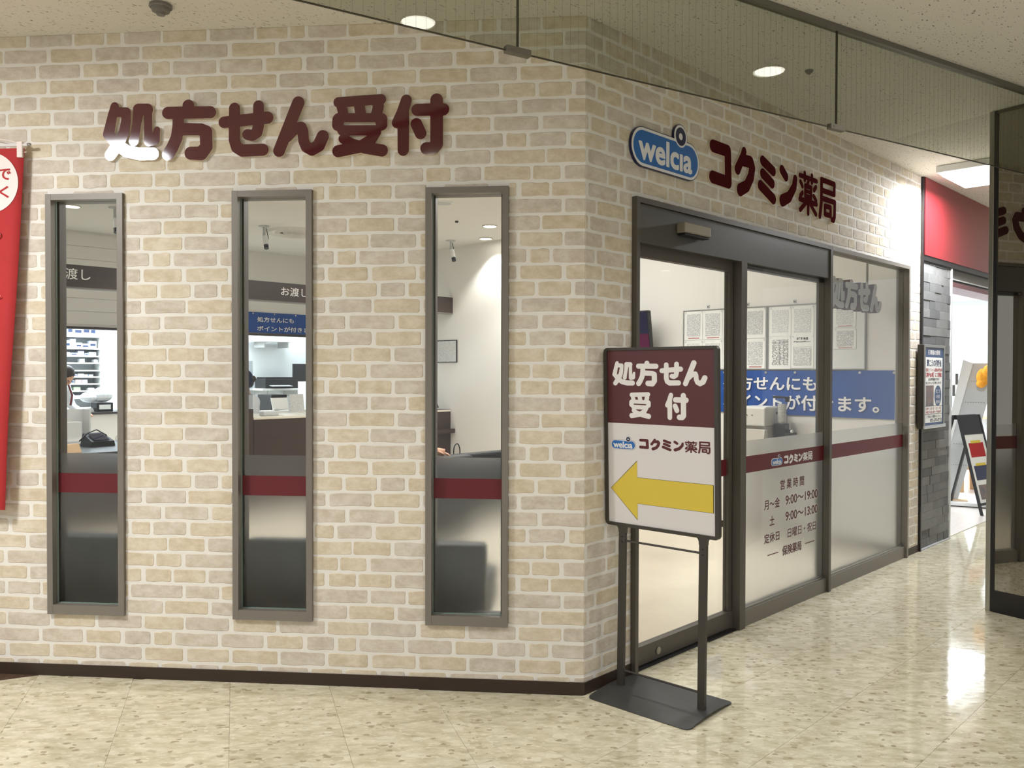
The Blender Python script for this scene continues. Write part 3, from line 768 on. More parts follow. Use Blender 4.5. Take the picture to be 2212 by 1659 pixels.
def tile_zone(fr, corner, ang, n0, n1, m0, m1, lims, side):
    """450 mm vinyl tiles with hairline joints; each tile an object of its own, cut along the walls."""
    local = Matrix.Translation((corner[0], corner[1], 0)) @ Matrix.Rotation(ang, 4, 'Z')
    g = 0.0006; T = 0.45
    full = None
    inv = floor.matrix_world.inverted()
    for i in range(n0, n1):
        for j in range(m0, m1):
            sq = [(i * T + g, j * T + g), ((i + 1) * T - g, j * T + g), ((i + 1) * T - g, (j + 1) * T - g), (i * T + g, (j + 1) * T - g)]
            P = [local @ Vector((x, y, 0)) for x, y in sq]
            poly = [(p.x, p.y) for p in P]; whole = True
            for f in lims:                                   # half planes a*x+b*y<=c in the frame
                if any(f[0] * p[0] + f[1] * p[1] > f[2] for p in poly):
                    whole = False; out = []
                    for k in range(len(poly)):
                        p, q = poly[k], poly[(k + 1) % len(poly)]
                        dp = f[0] * p[0] + f[1] * p[1] - f[2]; dq = f[0] * q[0] + f[1] * q[1] - f[2]
                        if dp <= 0: out.append(p)
                        if (dp <= 0) != (dq <= 0):
                            t = dp / (dp - dq); out.append((p[0] + t * (q[0] - p[0]), p[1] + t * (q[1] - p[1])))
                    poly = out
                if len(poly) < 3: break
            if len(poly) < 3 or poly_area(poly) < 0.002: continue
            c = (sum(p[0] for p in poly) / len(poly), sum(p[1] for p in poly) / len(poly))
            # skip tiles the camera cannot see
            wp = [fr @ Vector((p[0], p[1], 0)) - cam.location for p in poly]
            vis = False
            for d in wp:
                dz = d @ fw
                if dz > 0.3 and abs(d @ cam_r) / dz < 0.66 and -(d @ cam_u) / dz < 0.50: vis = True
            if not vis: continue
            if whole:
                if full is None:
                    b = MB(); b.prism([(-T / 2 + g, -T / 2 + g), (T / 2 - g, -T / 2 + g), (T / 2 - g, T / 2 - g), (-T / 2 + g, T / 2 - g)], -0.004, 0.0)
                    full = b.mesh('tile', M['floor'])
                mw = fr @ local @ Matrix.Translation(((i + .5) * T, (j + .5) * T, 0))
                obj('tile', full, floor, inv @ mw)
            else:
                b = MB(); b.prism([(p[0] - c[0], p[1] - c[1]) for p in poly], -0.004, 0.0)
                obj('tile', b.mesh('tile', M['floor']), floor, inv @ fr @ Matrix.Translation((c[0], c[1], 0)))
# border between the two tile directions, in frame B: from (-0.56,0.36) to (-0.708,-0.277)
tile_zone(FB, (1.27, -0.455), 0, -8, 16, -14, 3, [(0, 1, 0.0), (-1, 0.231, 0.643)], 0)
# left zone in frame A
ang1 = math.atan2(-0.658, 0.289)
bx = [(FA.inverted() @ FB @ Vector((x, y, 0))) for x, y in ((-0.560, 0.361), (-0.708, -0.277))]
dx, dy = bx[1].x - bx[0].x, bx[1].y - bx[0].y
nrm = (-dy, dx) if -dy > 0 else (dy, -dx)
tile_zone(FA, (-2.189, -0.034), ang1, -5, 14, -8, 10, [(0, 1, 0.0), (nrm[0], nrm[1], nrm[0] * bx[0].x + nrm[1] * bx[0].y)], 1)

struct('ceiling', MB().prism([(-7, -7), (12, -7), (12, 0.04), (0, 0.04), (-5, 6.08), (-7, 6.08)], CEIL, CEIL + 0.06), M['ceil'], FB, 'cream fissured board ceiling of the corridor')
struct('ceiling_room', MB().prism([(0.03, 0.05), (4.39, 0.05), (4.39, 10.6), (-5, 10.6), (-5, 6.12)], CEIL - 0.004, CEIL - 0.001), M['ceil_in'], FB, 'smooth white ceiling inside the pharmacy')
struct('ceiling_shop', MB().box(5.2, 12, 0.18, 6, 2.66, 2.70), M['ceil_in'], FB, 'white ceiling of the next shop')

# ------------------------------------------------------------------ baseboards, end trim
struct('baseboard_left', MB().box(LEFT_A, 0.004, -0.009, 0.001, 0, 0.057), M['base'], FA, 'dark brown baseboard under the left wall')
struct('baseboard_right', MB().box(-0.004, 0.358, -0.009, 0.001, 0, 0.057), M['base'], FB, 'short dark brown baseboard beside the entrance')
struct('baseboard_far', MB().box(4.086, END_B, -0.009, 0.001, 0, 0.057), M['base'], FB, 'short dark brown baseboard at the far end of the wall')
struct('trim_1', MB().box(END_B, 4.412, -0.022, 0.05, 0, CEIL), M['blacktrim'], FB, 'black vertical trim at the end of the brick wall')

# ------------------------------------------------------------------ tall windows in the left wall
def tall_window(n, a, b, label):
    w = structE('window_%d' % n, at(FA, a, 0, WZ0), label)
    W_, H_ = b - a, WZ1 - WZ0; j = 0.029
    for x in (0, W_ - j): part('frame_jamb', MB().box(x, x + j, -0.020, 0.088, 0, H_), M['frame'], w)
    part('frame_head', MB().box(j, W_ - j, -0.019, 0.088, H_ - j, H_), M['frame'], w)
    part('frame_sill', MB().box(j, W_ - j, -0.019, 0.088, 0, 0.046), M['frame'], w)
    gz0, gz1 = 0.046, H_ - j
    for x in (j, W_ - j - 0.010): part('glazing_bead', MB().box(x, x + 0.010, 0.034, 0.086, gz0, gz1), M['framed'], w)
    for x in (j, W_ - j - 0.0025): part('glass_seal', MB().box(x, x + 0.0025, 0.018, 0.0265, gz0, gz1), M['edge'], w)
    part('glass_seal', MB().box(j, W_ - j, 0.018, 0.0265, gz0, gz0 + 0.0035), M['edge'], w)
    part('glass_pane', MB().box(j, W_ - j, 0.027, 0.033, gz0, gz1), M['glass'], w)
    f1 = 1.099 - WZ0
    part('frosted_film', MB().box(j, W_ - j, 0.0334, 0.0339, gz0, f1), M['film'], w)
    part('stripe', MB().box(j, W_ - j, 0.0258, 0.0266, 0.904 - WZ0, 1.000 - WZ0), M['stripe'], w, label='maroon stripe across the frosted glass')
for n, ((a, b), lb) in enumerate(zip(WINS, ('tall narrow window nearest the red banner', 'middle tall narrow window of the left wall', 'tall narrow window nearest the corner'))):
    tall_window(n + 1, a, b, lb)

# ------------------------------------------------------------------ entrance: sliding door, sidelight, side window (frame B)
ent = structE('door_1', FB, 'bronze automatic sliding glass door with deep header')
YF = -0.030
part('frame_jamb', MB().box(0.360, 0.387, YF, 0.11, 0, 2.374), M['framed'], ent)
part('frame_head', MB().box(0.387, 2.5798, YF, 0.11, 2.347, 2.374), M['framed'], ent)
part('header_panel', MB().box(0.387, 2.560, -0.022, 0.10, 2.152, 2.344), M['header'], ent)
part('header_panel', MB().box(2.563, 2.5798, -0.022, 0.10, 2.152, 2.347), M['header'], ent)
part('floor_track', MB().box(0.387, 1.379, -0.016, 0.10, -0.003, 0.006), M['blacktrim'], ent)
part('track_strip', MB().box(0.387, 1.06, -0.020, -0.0165, -0.003, 0.0075), M['chrome'], ent, label='bright metal strip along the door track')
leaf = bpy.data.objects.new('door_leaf', None); COL.objects.link(leaf); leaf.parent = ent
L0, L1, LY0, LY1 = 0.40, 1.436, 0.024, 0.060
part('leaf_rail', MB().box(L0, L1, LY0, LY1, 2.092, 2.20), M['framed'], leaf)
part('leaf_rail', MB().box(L0, L1, LY0 - .006, LY1, 0.012, 0.108), M['framed'], leaf)
part('leaf_stile', MB().box(L0, L0 + .05, LY0, LY1, 0.108, 2.092), M['framed'], leaf)
part('leaf_stile', MB().box(1.340, L1, LY0, LY1, 0.108, 2.092), M['framed'], leaf)
part('leaf_glass', MB().box(L0 + .05, 1.340, 0.040, 0.046, 0.108, 2.092), M['glass'], leaf)
part('stripe', MB().box(L0 + .05, 1.340, 0.0390, 0.0398, 0.904, 1.000), M['stripe'], leaf, label='maroon stripe across the clear door glass')
lk = MB().cyl((0.624, LY0 - .007, 0.055), (0.624, LY0 - .012, 0.055), 0.019, 20); lk.cyl((0.624, LY0 - .012, 0.055), (0.624, LY0 - .014, 0.055), 0.011, 16)
part('floor_lock', lk, M['steel'], leaf, smooth=False)
part('post', MB().box(1.379, 1.443, YF, 0.021, 0, 2.152), M['framed'], ent)

def pane_window(n, s0, s1, z0, z1, label, top=True):
    w = structE('window_%d' % n, FB, label)
    yg = 0.012
    part('bottom_rail', MB().box(s0, s1, -0.012, 0.066, 0, z0), M['frame'], w)
    part('bottom_bead', MB().box(s0, s1, yg - .012, yg, z0, z0 + 0.010), M['steel'], w)
    part('glass_pane', MB().box(s0, s1, yg, yg + .006, z0, z1), M['glass'], w)
    part('frosted_film', MB().box(s0, s1, yg + .0064, yg + .0069, z0, 1.099), M['film'], w)
    part('stripe', MB().box(s0, s1, yg - .0014, yg - .0006, 0.906, 1.006), M['stripe'], w, label='maroon stripe across the frosted glass')
    return w, yg
w4, yg = pane_window(4, 1.443, 2.5798, 0.095, 2.150, 'fixed glass sidelight with printed opening hours')
part('mullion', MB().box(2.5798, 2.615, YF, 0.072, 0, 2.374), M['framed'], w4)
part('top_shadow', MB().box(1.443, 2.5798, yg + .007, yg + .05, 2.125, 2.150), M['black'], w4)  # black strip standing in for the shadow line under the header
mb = MB().cyl((1.452, -0.002, 2.140), (1.452, -0.012, 2.140), 0.008, 10)
part('end_cap', mb, M['silver'], w4)
w5, yg = pane_window(5, 2.615, 4.054, 0.093, 2.346, 'side window with hanging letters behind its glass')
part('frame_jamb', MB().box(4.054, 4.084, YF, 0.072, 0, 2.374), M['frame'], w5)
part('frame_head', MB().box(2.615, 4.054, YF, 0.072, 2.346, 2.374), M['frame'], w5)

# printed lettering on the sidelight
yp = yg - 0.0016
def hours(s, x0, x1, z0, z1, bold=0.03):
    d = .020 if s[0] != '日' else .012
    bold_text('lettering_halo', s, x0, x1, z0, z1, yp + .0007, M['white_print'], w4, d + .055, fit=d)
    bold_text('lettering', s, x0, x1, z0, z1, yp, M['maroon_print'], w4, d)
hours('営 業 時 間', 1.950, 2.281, 0.760, 0.826)
hours('月〜金', 1.742, 1.944, 0.655, 0.719); hours('9:00〜19:00', 2.022, 2.489, 0.658, 0.718)
hours('土', 1.812, 1.876, 0.551, 0.611); hours('9:00〜13:00', 2.023, 2.490, 0.554, 0.614)
hours('定休日', 1.744, 1.942, 0.446, 0.507); hours('日曜日・祝日', 2.055, 2.465, 0.442, 0.503)
hours('保険薬局', 1.982, 2.251, 0.336, 0.399)
part('rule', MB().box(1.787, 1.930, yp, yp + .0006, 0.3665, 0.3725), M['maroon_print'], w4)
part('rule', MB().box(2.304, 2.444, yp, yp + .0006, 0.3665, 0.3725), M['maroon_print'], w4)
lg = bpy.data.objects.new('emblem', None); COL.objects.link(lg); lg.parent = w4
logo(lg, 1.826, 0.921, 0.149, yg - .0014, 0.0008, halo=True)
glyph_text('lettering', 'コクミン薬局', 2.000, 2.402, 0.921, 0.980, yg - 0.0019, M['white_print'], w4)

# door sensor on the header
t = thing('door_sensor', 'small bronze motion sensor box on the door header', 'sensor', at(FB, 0.715, -0.022, 2.222))
part('housing', MB().box(0, 0.252, -0.056, 0, 0.012, 0.066, 0.006), M['sensor'], t)
part('lens', MB().box(0.008, 0.244, -0.050, -0.004, 0, 0.012, 0.003), M['black'], t)

# ------------------------------------------------------------------ raised wall lettering
ORD = ['first', 'second', 'third', 'fourth', 'fifth', 'sixth']
def sign_letter(ch, fr, label, off, thick_body, thick_face, face, side, x=None, z=None, k=1.0, group=None):
    x = GPOS[ch][0] if x is None else x; z = GPOS[ch][1] if z is None else z
    t = thing('sign_letter', label, 'letter', at(fr, x, -off, z), group)
    L = glyph_loops(ch)
    shape_part('body', L, thick_body, -thick_body / 2, side, t, k, k)
    shape_part('face', L, thick_face, -thick_body - thick_face / 2 - .0001, face, t, k, k)
    return t
for i, ch in enumerate('処方せん受付'):
    sign_letter(ch, FA, 'glossy maroon raised letter %s, %s from the left above the tall windows' % (ch, ORD[i]), 0.0022, 0.014, 0.002, M['maroon'], M['letter_side'], group='raised letters above the tall windows')
for i, ch in enumerate('コクミン薬局'):
    sign_letter(ch, FB, 'maroon raised letter %s, %s from the left above the sliding door' % (ch, ORD[i]), 0.0022, 0.012, 0.002, M['maroon_b'], M['letter_side'], group='raised letters above the sliding door')
t = thing('logo_plate', 'blue capsule logo plate with navy ring above the sliding door', 'sign', at(FB, 0.327, -0.0022, 2.530))
logo(t, 0, 0, 0.616, 0, 0.014)

# hanging letters behind the side window
t = thing('hanging_sign', 'thick grey-faced maroon letters hanging on rods behind the side window', 'sign', at(FB, 3.160, 0.26, 2.004))
for ch, x in (('処', 0.0), ('方', 0.252), ('せ', 0.500), ('ん', 0.742)):
    sx = 0.235 / GPOS[ch][2]; sz = 0.236 / GPOS[ch][3]
    shape_part('letter', glyph_loops(ch), 0.075, 0.0, M['deep'], t, sx, sz, x, 0)
    shape_part('letter_face', glyph_loops(ch), 0.004, -0.040, M['greyl'], t, sx, sz, x, 0)
for x in (0.090, 0.800):
    part('rod', MB().cyl((x, 0.01, 0.19), (x, 0.01, CEIL - 2.012), 0.009, 10), M['grey'], t)

# ------------------------------------------------------------------ wired-glass smoke barrier under the ceiling
pa, pb = FB @ Vector((-0.810, -0.351, 0)), FB @ Vector((2.048, -1.061, 0))
ab = math.atan2(pb.y - pa.y, pb.x - pa.x)
FS = Matrix.Translation(pa) @ Matrix.Rotation(ab, 4, 'Z')
j2 = ((FB @ Vector((0.916, -0.780, 0))) - pa).length
zb = 2.666
X_END = ((FB @ Vector((2.86, -1.262, 0))) - pa).length
t = thing('smoke_barrier', 'wired glass smoke barrier hanging from the corridor ceiling', 'glass screen', at(FS, 0, 0, zb))
hh = CEIL - zb
cuts = [-2.9, 0.0, j2, X_END]
for a, b in zip(cuts[:-1], cuts[1:]):
    part('glass_pane', MB().box(a + .002, b - .002, -0.0034, 0.0034, 0.002, hh - .005), M['wired'], t)
    part('bottom_edge', MB().box(a, b, -0.0036, 0.0036, -0.002, 0.0018), M['wire'], t)
wm = MB(); x = cuts[0] + 0.02
while x < cuts[-1]:
    wm.box(x - .00015, x + .00015, -0.0040, -0.0036, 0.002, hh - .005); x += 0.0375
o = part('wires', wm, M['wire'], t); o['kind'] = 'stuff'
part('top_rail', MB().box(cuts[0], cuts[-1], -0.018, 0.018, hh - .026, hh - .001), M['rail'], t)
for x in (0.0, j2):
    part('joint_seal', MB().box(x - .0028, x + .0028, -0.0045, 0.0045, 0.0, hh - .026), M['wire'], t)
    c = MB().box(x - .052, x + .052, -0.014, 0.014, -0.010, 0.016, 0.003); c.cyl((x - .03, -0.0145, .004), (x - .03, -0.016, .004), .004, 8)
    part('clip', c, M['rail'], t, label='small grey metal clip at the foot of a glass joint')

# ------------------------------------------------------------------ mirror-clad pillar at the right edge
t = thing('pillar', 'dark mirror-clad pillar with steel corner strip at the right edge', 'pillar', at(FB, 2.866, -0.916, 0, radians(-12.5)))
part('core', MB().box(0.035, 1.10, -1.35, -0.02, 0.002, CEIL - .002), M['framed'], t)
part('corner_strip', MB().box(0.002, 0.035, -0.030, 0.0, 0, CEIL - .002, 0.003), M['steel'], t)
part('side_panel', MB().box(0.035, 1.10, -0.019, -0.006, 0.002, CEIL - .002), M['framed'], t)
part('frame_strip', MB().box(0.004, 0.030, -0.050, -0.031, 0, CEIL - .002), M['blacktrim'], t)
part('mirror_panel', MB().box(0.012, 0.030, -1.35, -0.050, 0.135, CEIL - .02), M['mirror'], t)
part('kick_plate', MB().box(0.000, 0.034, -1.35, -0.050, 0, 0.135), M['blacktrim'], t)
part('top_trim', MB().box(0.004, 0.034, -1.35, -0.050, CEIL - .02, CEIL - .002), M['rail'], t)
# ------------------------------------------------------------------ free-standing direction sign by the door
# frame: x toward the corridor (-t), y = along wall B, facing the camera side
t = thing('sign_stand', 'grey floor stand sign with yellow arrow beside the corner', 'sign stand', at(FW, 0.2916, 0.1925, 0, radians(2.8)))
def arc(cx, cz, r, a0, a1, n=5): return [(cx + r * cos(a0 + (a1 - a0) * i / n), cz + r * sin(a0 + (a1 - a0) * i / n)) for i in range(n + 1)]
def rrect(x0, x1, z0, z1, r):
    return np.array(arc(x1 - r, z1 - r, r, 0, pi / 2) + arc(x0 + r, z1 - r, r, pi / 2, pi) + arc(x0 + r, z0 + r, r, pi, 1.5 * pi) + arc(x1 - r, z0 + r, r, 1.5 * pi, 2 * pi))
X0, X1, Z0, Z1 = -0.062, 0.570, 0.764, 1.626
shape_part('board_frame', [rrect(X0, X1, Z0, Z1, 0.020), rrect(X0 + .018, X1 - .020, Z0 + .016, Z1 - .013, 0.004)[::-1]], 0.024, 0.0, M['stand'], t)
part('backing', MB().box(X0 + .012, X1 - .012, 0.0, 0.008, Z0 + .012, Z1 - .010), M['stand'], t)
part('lower_panel', MB().box(X0 + .0175, X1 - .0195, -0.006, -0.001, Z0 + .0155, 1.2630), M['panel_white'], t)
part('upper_panel', MB().box(X0 + .0175, X1 - .0195, -0.006, -0.001, 1.2632, Z1 - .0125), M['panel_maroon'], t, label='maroon upper panel of the sign')
yf = -0.0064
glyph_text('lettering', '処方せん', -0.0137, 0.5145, 1.442, 1.5625, yf, M['white_print'], t)
glyph_text('lettering', '受', 0.0853, 0.2100, 1.289, 1.415, yf, M['white_print'], t)
glyph_text('lettering', '付', 0.289, 0.4160, 1.289, 1.415, yf, M['white_print'], t)
lg = bpy.data.objects.new('emblem', None); COL.objects.link(lg); lg.parent = t
logo(lg, -0.0250, 1.136, 0.1455, -0.006, 0.0006)
glyph_text('lettering', 'コクミン薬局', 0.141, 0.5265, 1.1435, 1.199, yf, M['maroon_print'], t)
aw = np.array([(-0.0279, 0.9455), (0.1278, 1.085), (0.1278, 1.0072), (0.5395, 1.0072), (0.5395, 0.8836), (0.1278, 0.8836), (0.1278, 0.8066)])
cen = aw.mean(0)
shape_part('arrow_outline', [aw + (aw - np.array([.25, .9455])) * np.array([.010, .022])], 0.0006, yf, M['ink'], t)
shape_part('arrow', [aw], 0.0006, yf - .0007, M['yellow'], t, label='yellow arrow pointing left')
for x in (0.0355, 0.485):
    nk = [(x - .034, Z0 + .002), (x + .034, Z0 + .002), (x + .026, Z0 - .004), (x + .021, Z0 - .014), (x + .0195, Z0 - .032), (x - .0195, Z0 - .032), (x - .021, Z0 - .014), (x - .026, Z0 - .004)]
    shape_part('neck', [np.array(nk)[::-1]], 0.020, 0.0, M['stand'], t)
    for z in (Z0 - .050, Z0 - .075): part('screw', MB().cyl((x, -0.009, z), (x, -0.0105, z), 0.0042, 10), M['black'], t)
LEAN = Matrix.Translation((0, 0, .020)) @ Matrix.Rotation(radians(1.5), 4, 'X')
for c in list(t.children):          # the board leans forward a little on its posts
    c.matrix_basis = LEAN @ Matrix.Translation((-.284 + .062 * .9415, 0, .762 - .764 * .9739)) @ Matrix.Diagonal((.9415, 1, .9739, 1)) @ c.matrix_basis
for x0, x1 in ((-.2145, -.192), (.2145, .231)):
    part('post', MB().hexa([(x0 - .0175, -.009, -.002), (x0 + .0175, -.009, -.002), (x0 + .0175, .009, -.002), (x0 - .0175, .009, -.002), (x1 - .0175, -.009, .748), (x1 + .0175, -.009, .748), (x1 + .0175, .009, .748), (x1 - .0175, .009, .748)]), M['stand'], t, mw=LEAN)
for z in (0.694, 0.072):
    o_ = .0215 * z / .75
    part('cross_bar', MB().cyl((-.199 + o_, 0, z), (.199 + o_ * .8, 0, z), 0.005, 10), M['stand'], t, mw=LEAN)
# curved base plate
bm_ = MB(); NX, NY = 10, 14
bx0, bx1, by0, by1 = -0.266, 0.266, -0.203, 0.203
def basez(y): v = (y - (by0 + by1) / 2) / ((by1 - by0) / 2); return 0.016 * (1 - v * v) + 0.003
cols = []
loop = rrect(bx0, bx1, by0, by1, 0.030)
# grid clipped to rounded corners by pulling edge columns in
ys = [by0 + (by1 - by0) * j / NY for j in range(NY + 1)]
def inset(y): 
    d = min(y - by0, by1 - y); r = 0.030
    return 0 if d >= r else r - math.sqrt(max(0, r * r - (r - d) ** 2))
ys = sorted(set(ys + [by0 + .003, by0 + .01, by0 + .02, by1 - .003, by1 - .01, by1 - .02]))
top, bot = [], []
for y in ys:
    i_ = inset(y)
    xs_ = [bx0 + i_, bx1 - i_]
    top.append([bm_.bm.verts.new((x, y, basez(y))) for x in xs_]); bot.append([bm_.bm.verts.new((x, y, basez(y) - 0.004)) for x in xs_])
for a in range(len(ys) - 1):
    bm_.bm.faces.new((top[a][0], top[a][1], top[a + 1][1], top[a + 1][0])); bm_.bm.faces.new((bot[a][1], bot[a][0], bot[a + 1][0], bot[a + 1][1]))
    bm_.bm.faces.new((bot[a][0], top[a][0], top[a + 1][0], bot[a + 1][0])); bm_.bm.faces.new((top[a][1], bot[a][1], bot[a + 1][1], top[a + 1][1]))
bm_.bm.faces.new((top[0][0], bot[0][0], bot[0][1], top[0][1])); bm_.bm.faces.new((top[-1][1], bot[-1][1], bot[-1][0], top[-1][0]))
part('base_plate', bm_, M['stand_base'], t, smooth=False)

# ------------------------------------------------------------------ red banner at the far left
t = thing('hanging_banner', 'red cloth banner with pale circle at the far left edge', 'banner', at(FA, -2.705, -0.035, 0))
pts = []
bmb = MB(); nz = 24; nx = 10
def bpos(u, v, dy=0):   # u 0 right edge..1 left, v 0 top..1 bottom
    z = 2.592 - v * 1.765
    xr = -0.018 - 0.095 * v; wv = 0.010 * sin(7 * v + 2.0 * u) * v
    return (xr - u * (0.60 - 0.05 * v), -0.010 - 0.030 * v + wv + dy, z)
g0 = [[bmb.bm.verts.new(bpos(i / nx, j / nz)) for i in range(nx + 1)] for j in range(nz + 1)]
g1 = [[bmb.bm.verts.new(bpos(i / nx, j / nz, 0.002)) for i in range(nx + 1)] for j in range(nz + 1)]
for j in range(nz):
    for i in range(nx):
        bmb.bm.faces.new((g0[j][i], g0[j][i + 1], g0[j + 1][i + 1], g0[j + 1][i])); bmb.bm.faces.new((g1[j][i + 1], g1[j][i], g1[j + 1][i], g1[j + 1][i + 1]))
for j in range(nz):
    bmb.bm.faces.new((g0[j][0], g0[j + 1][0], g1[j + 1][0], g1[j][0])); bmb.bm.faces.new((g0[j + 1][nx], g0[j][nx], g1[j][nx], g1[j + 1][nx]))
part('cloth', bmb, M['redcloth'], t, smooth=True)
part('pole', MB().cyl((-0.66, -0.012, 2.606), (0.002, -0.012, 2.606), 0.007, 10), M['panel_white'], t)
part('pole_tip', MB().ell((0.008, -0.012, 2.607), (0.012, 0.009, 0.009), 10, 8), M['steel'], t)
part('loop', MB().box(-0.050, -0.022, -0.022, -0.004, 2.545, 2.622, 0.003), M['pinkwhite'], t)
part('hanger_cord', MB().tube([(-0.03, -0.012, 2.614), (-0.2, -0.012, 2.65), (-0.34, -0.008, 2.70), (-0.34, 0.03, 2.70)], 0.002, 6), M['pinkwhite'], t)
shape_part('circle', [ring_loop(-0.195, 2.425, 0.148, 40)], 0.0008, -0.0155, M['pinkwhite'], t)
for s_, a, b, c, d in (('で', -0.152, -0.083, 2.437, 2.492), ('く', -0.146, -0.093, 2.350, 2.408)):
    text_part('lettering', s_, a, b, c, d, -0.0175, M['redcloth'], t, bold=0.02)
text_part('lettering', 'つ', -0.215, -0.132, 2.145, 2.190, -0.028, M['pinkwhite'], t, bold=0.0)
text_part('lettering', 'れ', -0.225, -0.128, 1.860, 1.925, -0.036, M['pinkwhite'], t, bold=0.0)

# ------------------------------------------------------------------ ceiling fittings of the corridor
def downlight(fr, x, y, label, r=0.075, m='lamp', group=None, z=CEIL):
    t = thing('downlight', label, 'ceiling light', at(fr, x, y, z - .004), group)
    part('lamp_disc', MB().cyl((0, 0, -0.004), (0, 0, 0.001), r, 28), M[m], t)
    part('ring', MB().lathe([(r, -0.002), (r + .004, -0.007), (r + .014, -0.005), (r + .016, 0.003), (r, 0.003)], seg=28), M['lampring'], t)
DL = ['round downlight over the corridor seen mirrored in the smoke barrier', 'round downlight at the top right edge of the photo', 'round downlight over the corridor behind the sign letters',
      'round downlight over the corridor far behind the stand', 'round downlight over the corridor beside the pillar', 'round downlight over the corridor far left']
for (x, y), lb in zip(CORR, DL): downlight(FA, x, y, lb, 0.078)
def square_light(fr, x, y, sx, sy, label):
    t = thing('square_light', label, 'ceiling light', at(fr, x, y, CEIL))
    part('tray', MB().box(-sx / 2 - .03, sx / 2 + .03, -sy / 2 - .03, sy / 2 + .03, -0.055, -0.001, 0.006), M['white'], t)
    part('diffuser', MB().box(-sx / 2, sx / 2, -sy / 2, sy / 2, -0.082, -0.0555, 0.010), M['lampcool'], t)
square_light(FA, -3.27, -1.85, 0.42, 0.42, 'square surface ceiling light mirrored in the first letter')
square_light(FB, 4.42, -0.42, 0.60, 0.36, 'bright square ceiling light at the end of the brick wall')
def detector(fr, x, y, label, k=1.0):
    t = thing('smoke_detector', label, 'detector', at(fr, x, y, CEIL - .001))
    part('base', MB().lathe([(0.048 * k, 0), (0.050 * k, -0.012 * k), (0.044 * k, -0.016 * k)], seg=24), M['grey'], t)
    part('head', MB().lathe([(0.040 * k, -0.016 * k), (0.038 * k, -0.030 * k), (0.020 * k, -0.036 * k), (0.018 * k, -0.046 * k)], seg=24), M['grey'], t)
detector(FA, -1.902, -0.279, 'grey smoke detector on the ceiling above the left wall')
detector(FB, 1.383, -0.426, 'small grey detector on the ceiling behind the smoke barrier', 0.45)

# ------------------------------------------------------------------ pharmacy interior: shell
S1, TC, TS, TB = 4.230, 5.80, 7.95, 10.40
struct('wall_side', MB().box(S1, S1 + .16, 0.085, TB, 0, CEIL - .004), M['wall_in'], FB, 'glossy white side wall with notice boards')
struct('wall_back', MB().box(-5, S1, TB, TB + .1, 0, CEIL - .004), M['wall_cool'], FB, 'pale back wall of the dispensary')
struct('wall_far', MB().box(-5.1, -5.0, 6.12, TB, 0, CEIL - .004), M['wall_in'], FB, 'white far left wall inside the pharmacy')
struct('baseboard_side', MB().box(S1 - .010, S1, 0.085, TC, -0.004, 0.058), M['base'], FB, 'dark brown baseboard under the notice boards')
sof = struct('wall_over_counter', MB().box(-5, S1, TS, TS + .12, 2.03, CEIL - .004), M['wall_in'], FB, 'white wall over the dispensary opening')
part('edge_strip', MB().box(-5, S1, TS - .012, TS + .13, 2.002, 2.03), M['brown'], sof)
zz = 2.06
while zz < 3.10:
    part('reflection_board', MB().box(-3.0, 1.02, TS - .010, TS, zz, zz + .148), M['wall_in'], sof); zz += 0.152  # boards shaped to stand in for lines reflected from the corridor ceiling
part('corner_post', MB().box(1.02, 1.07, TS - .03, TS, 2.03, CEIL - .006), M['white'], sof)
struct('wall_partition', MB().box(1.29, 2.20, 9.86, TB, 0, CEIL - .006), M['wall_cool'], FB, 'bright white column beside the medicine shelves')

# ------------------------------------------------------------------ counters
t = thing('header_sign', 'long dark brown overhead sign with white characters over the counter', 'sign', at(FB, -2.5, TC, 2.283))
part('beam', MB().box(0, S1 + 2.5, -0.03, 0.05, 0, 0.205), M['brown'], t)
part('lower_trim', MB().box(0, S1 + 2.5, -0.032, 0.052, -0.012, 0.0), M['grey'], t)
bold_text('lettering', 'お渡し', 4.221, 4.556, 0.064, 0.160, -0.0315, M['white_print'], t, .006)
bold_text('lettering', 'お渡し', 1.920, 2.250, 0.068, 0.172, -0.0315, M['white_print'], t, .006)
for x in (0.4, 2.6, 5.0): part('hanger', MB().cyl((x, 0.01, 0.205), (x, 0.01, CEIL - 2.283 - .006), 0.006, 8), M['greyl'], t)

t = thing('counter', 'dark wood reception counter with pale worktop under the banner', 'counter', at(FB, 1.41, TC, 0))
part('front_panel', MB().box(0, S1 - 1.41 - .012, 0, 0.03, 0.0, 0.985), M['brown'], t)
part('bag_shelf', MB().box(2.25, S1 - 1.41 - .012, -0.09, 0, 0.708, 0.762), M['brown'], t)
part('worktop', MB().box(0, S1 - 1.41 - .012, 0.0, 0.80, 0.985, 1.012, 0.004), M['paletop'], t)
part('end_cabinet', MB().box(S1 - 1.41 - .40, S1 - 1.41 - .013, 0.0, 0.45, 1.012, 1.016), M['brown'], t)
part('rear_leg', MB().box(0.02, 0.06, 0.72, 0.78, 0, 0.985), M['greyl'], t); part('rear_leg', MB().box(2.6, 2.64, 0.72, 0.78, 0, 0.985), M['greyl'], t)
solo('counter_divider', MB().box(0, 0.50, 0, 0.60, 0, 1.105, 0.004), M['brown'], 'tall dark wood counter block left of the worktop', 'counter', at(FB, 0.905, TC, 0))
t = thing('desk', 'low dark desk with black top inside the first window', 'desk', at(FB, -1.6, TC, 0))
part('top', MB().box(0, 2.44, 0, 1.35, 0.710, 0.740, 0.003), M['browntop'], t)
part('front_panel', MB().box(0.0, 2.44, 0.03, 0.05, 0, 0.710), M['brown'], t)
part('side_panel', MB().box(0.0, 0.03, 0.05, 1.33, 0, 0.710), M['brown'], t)
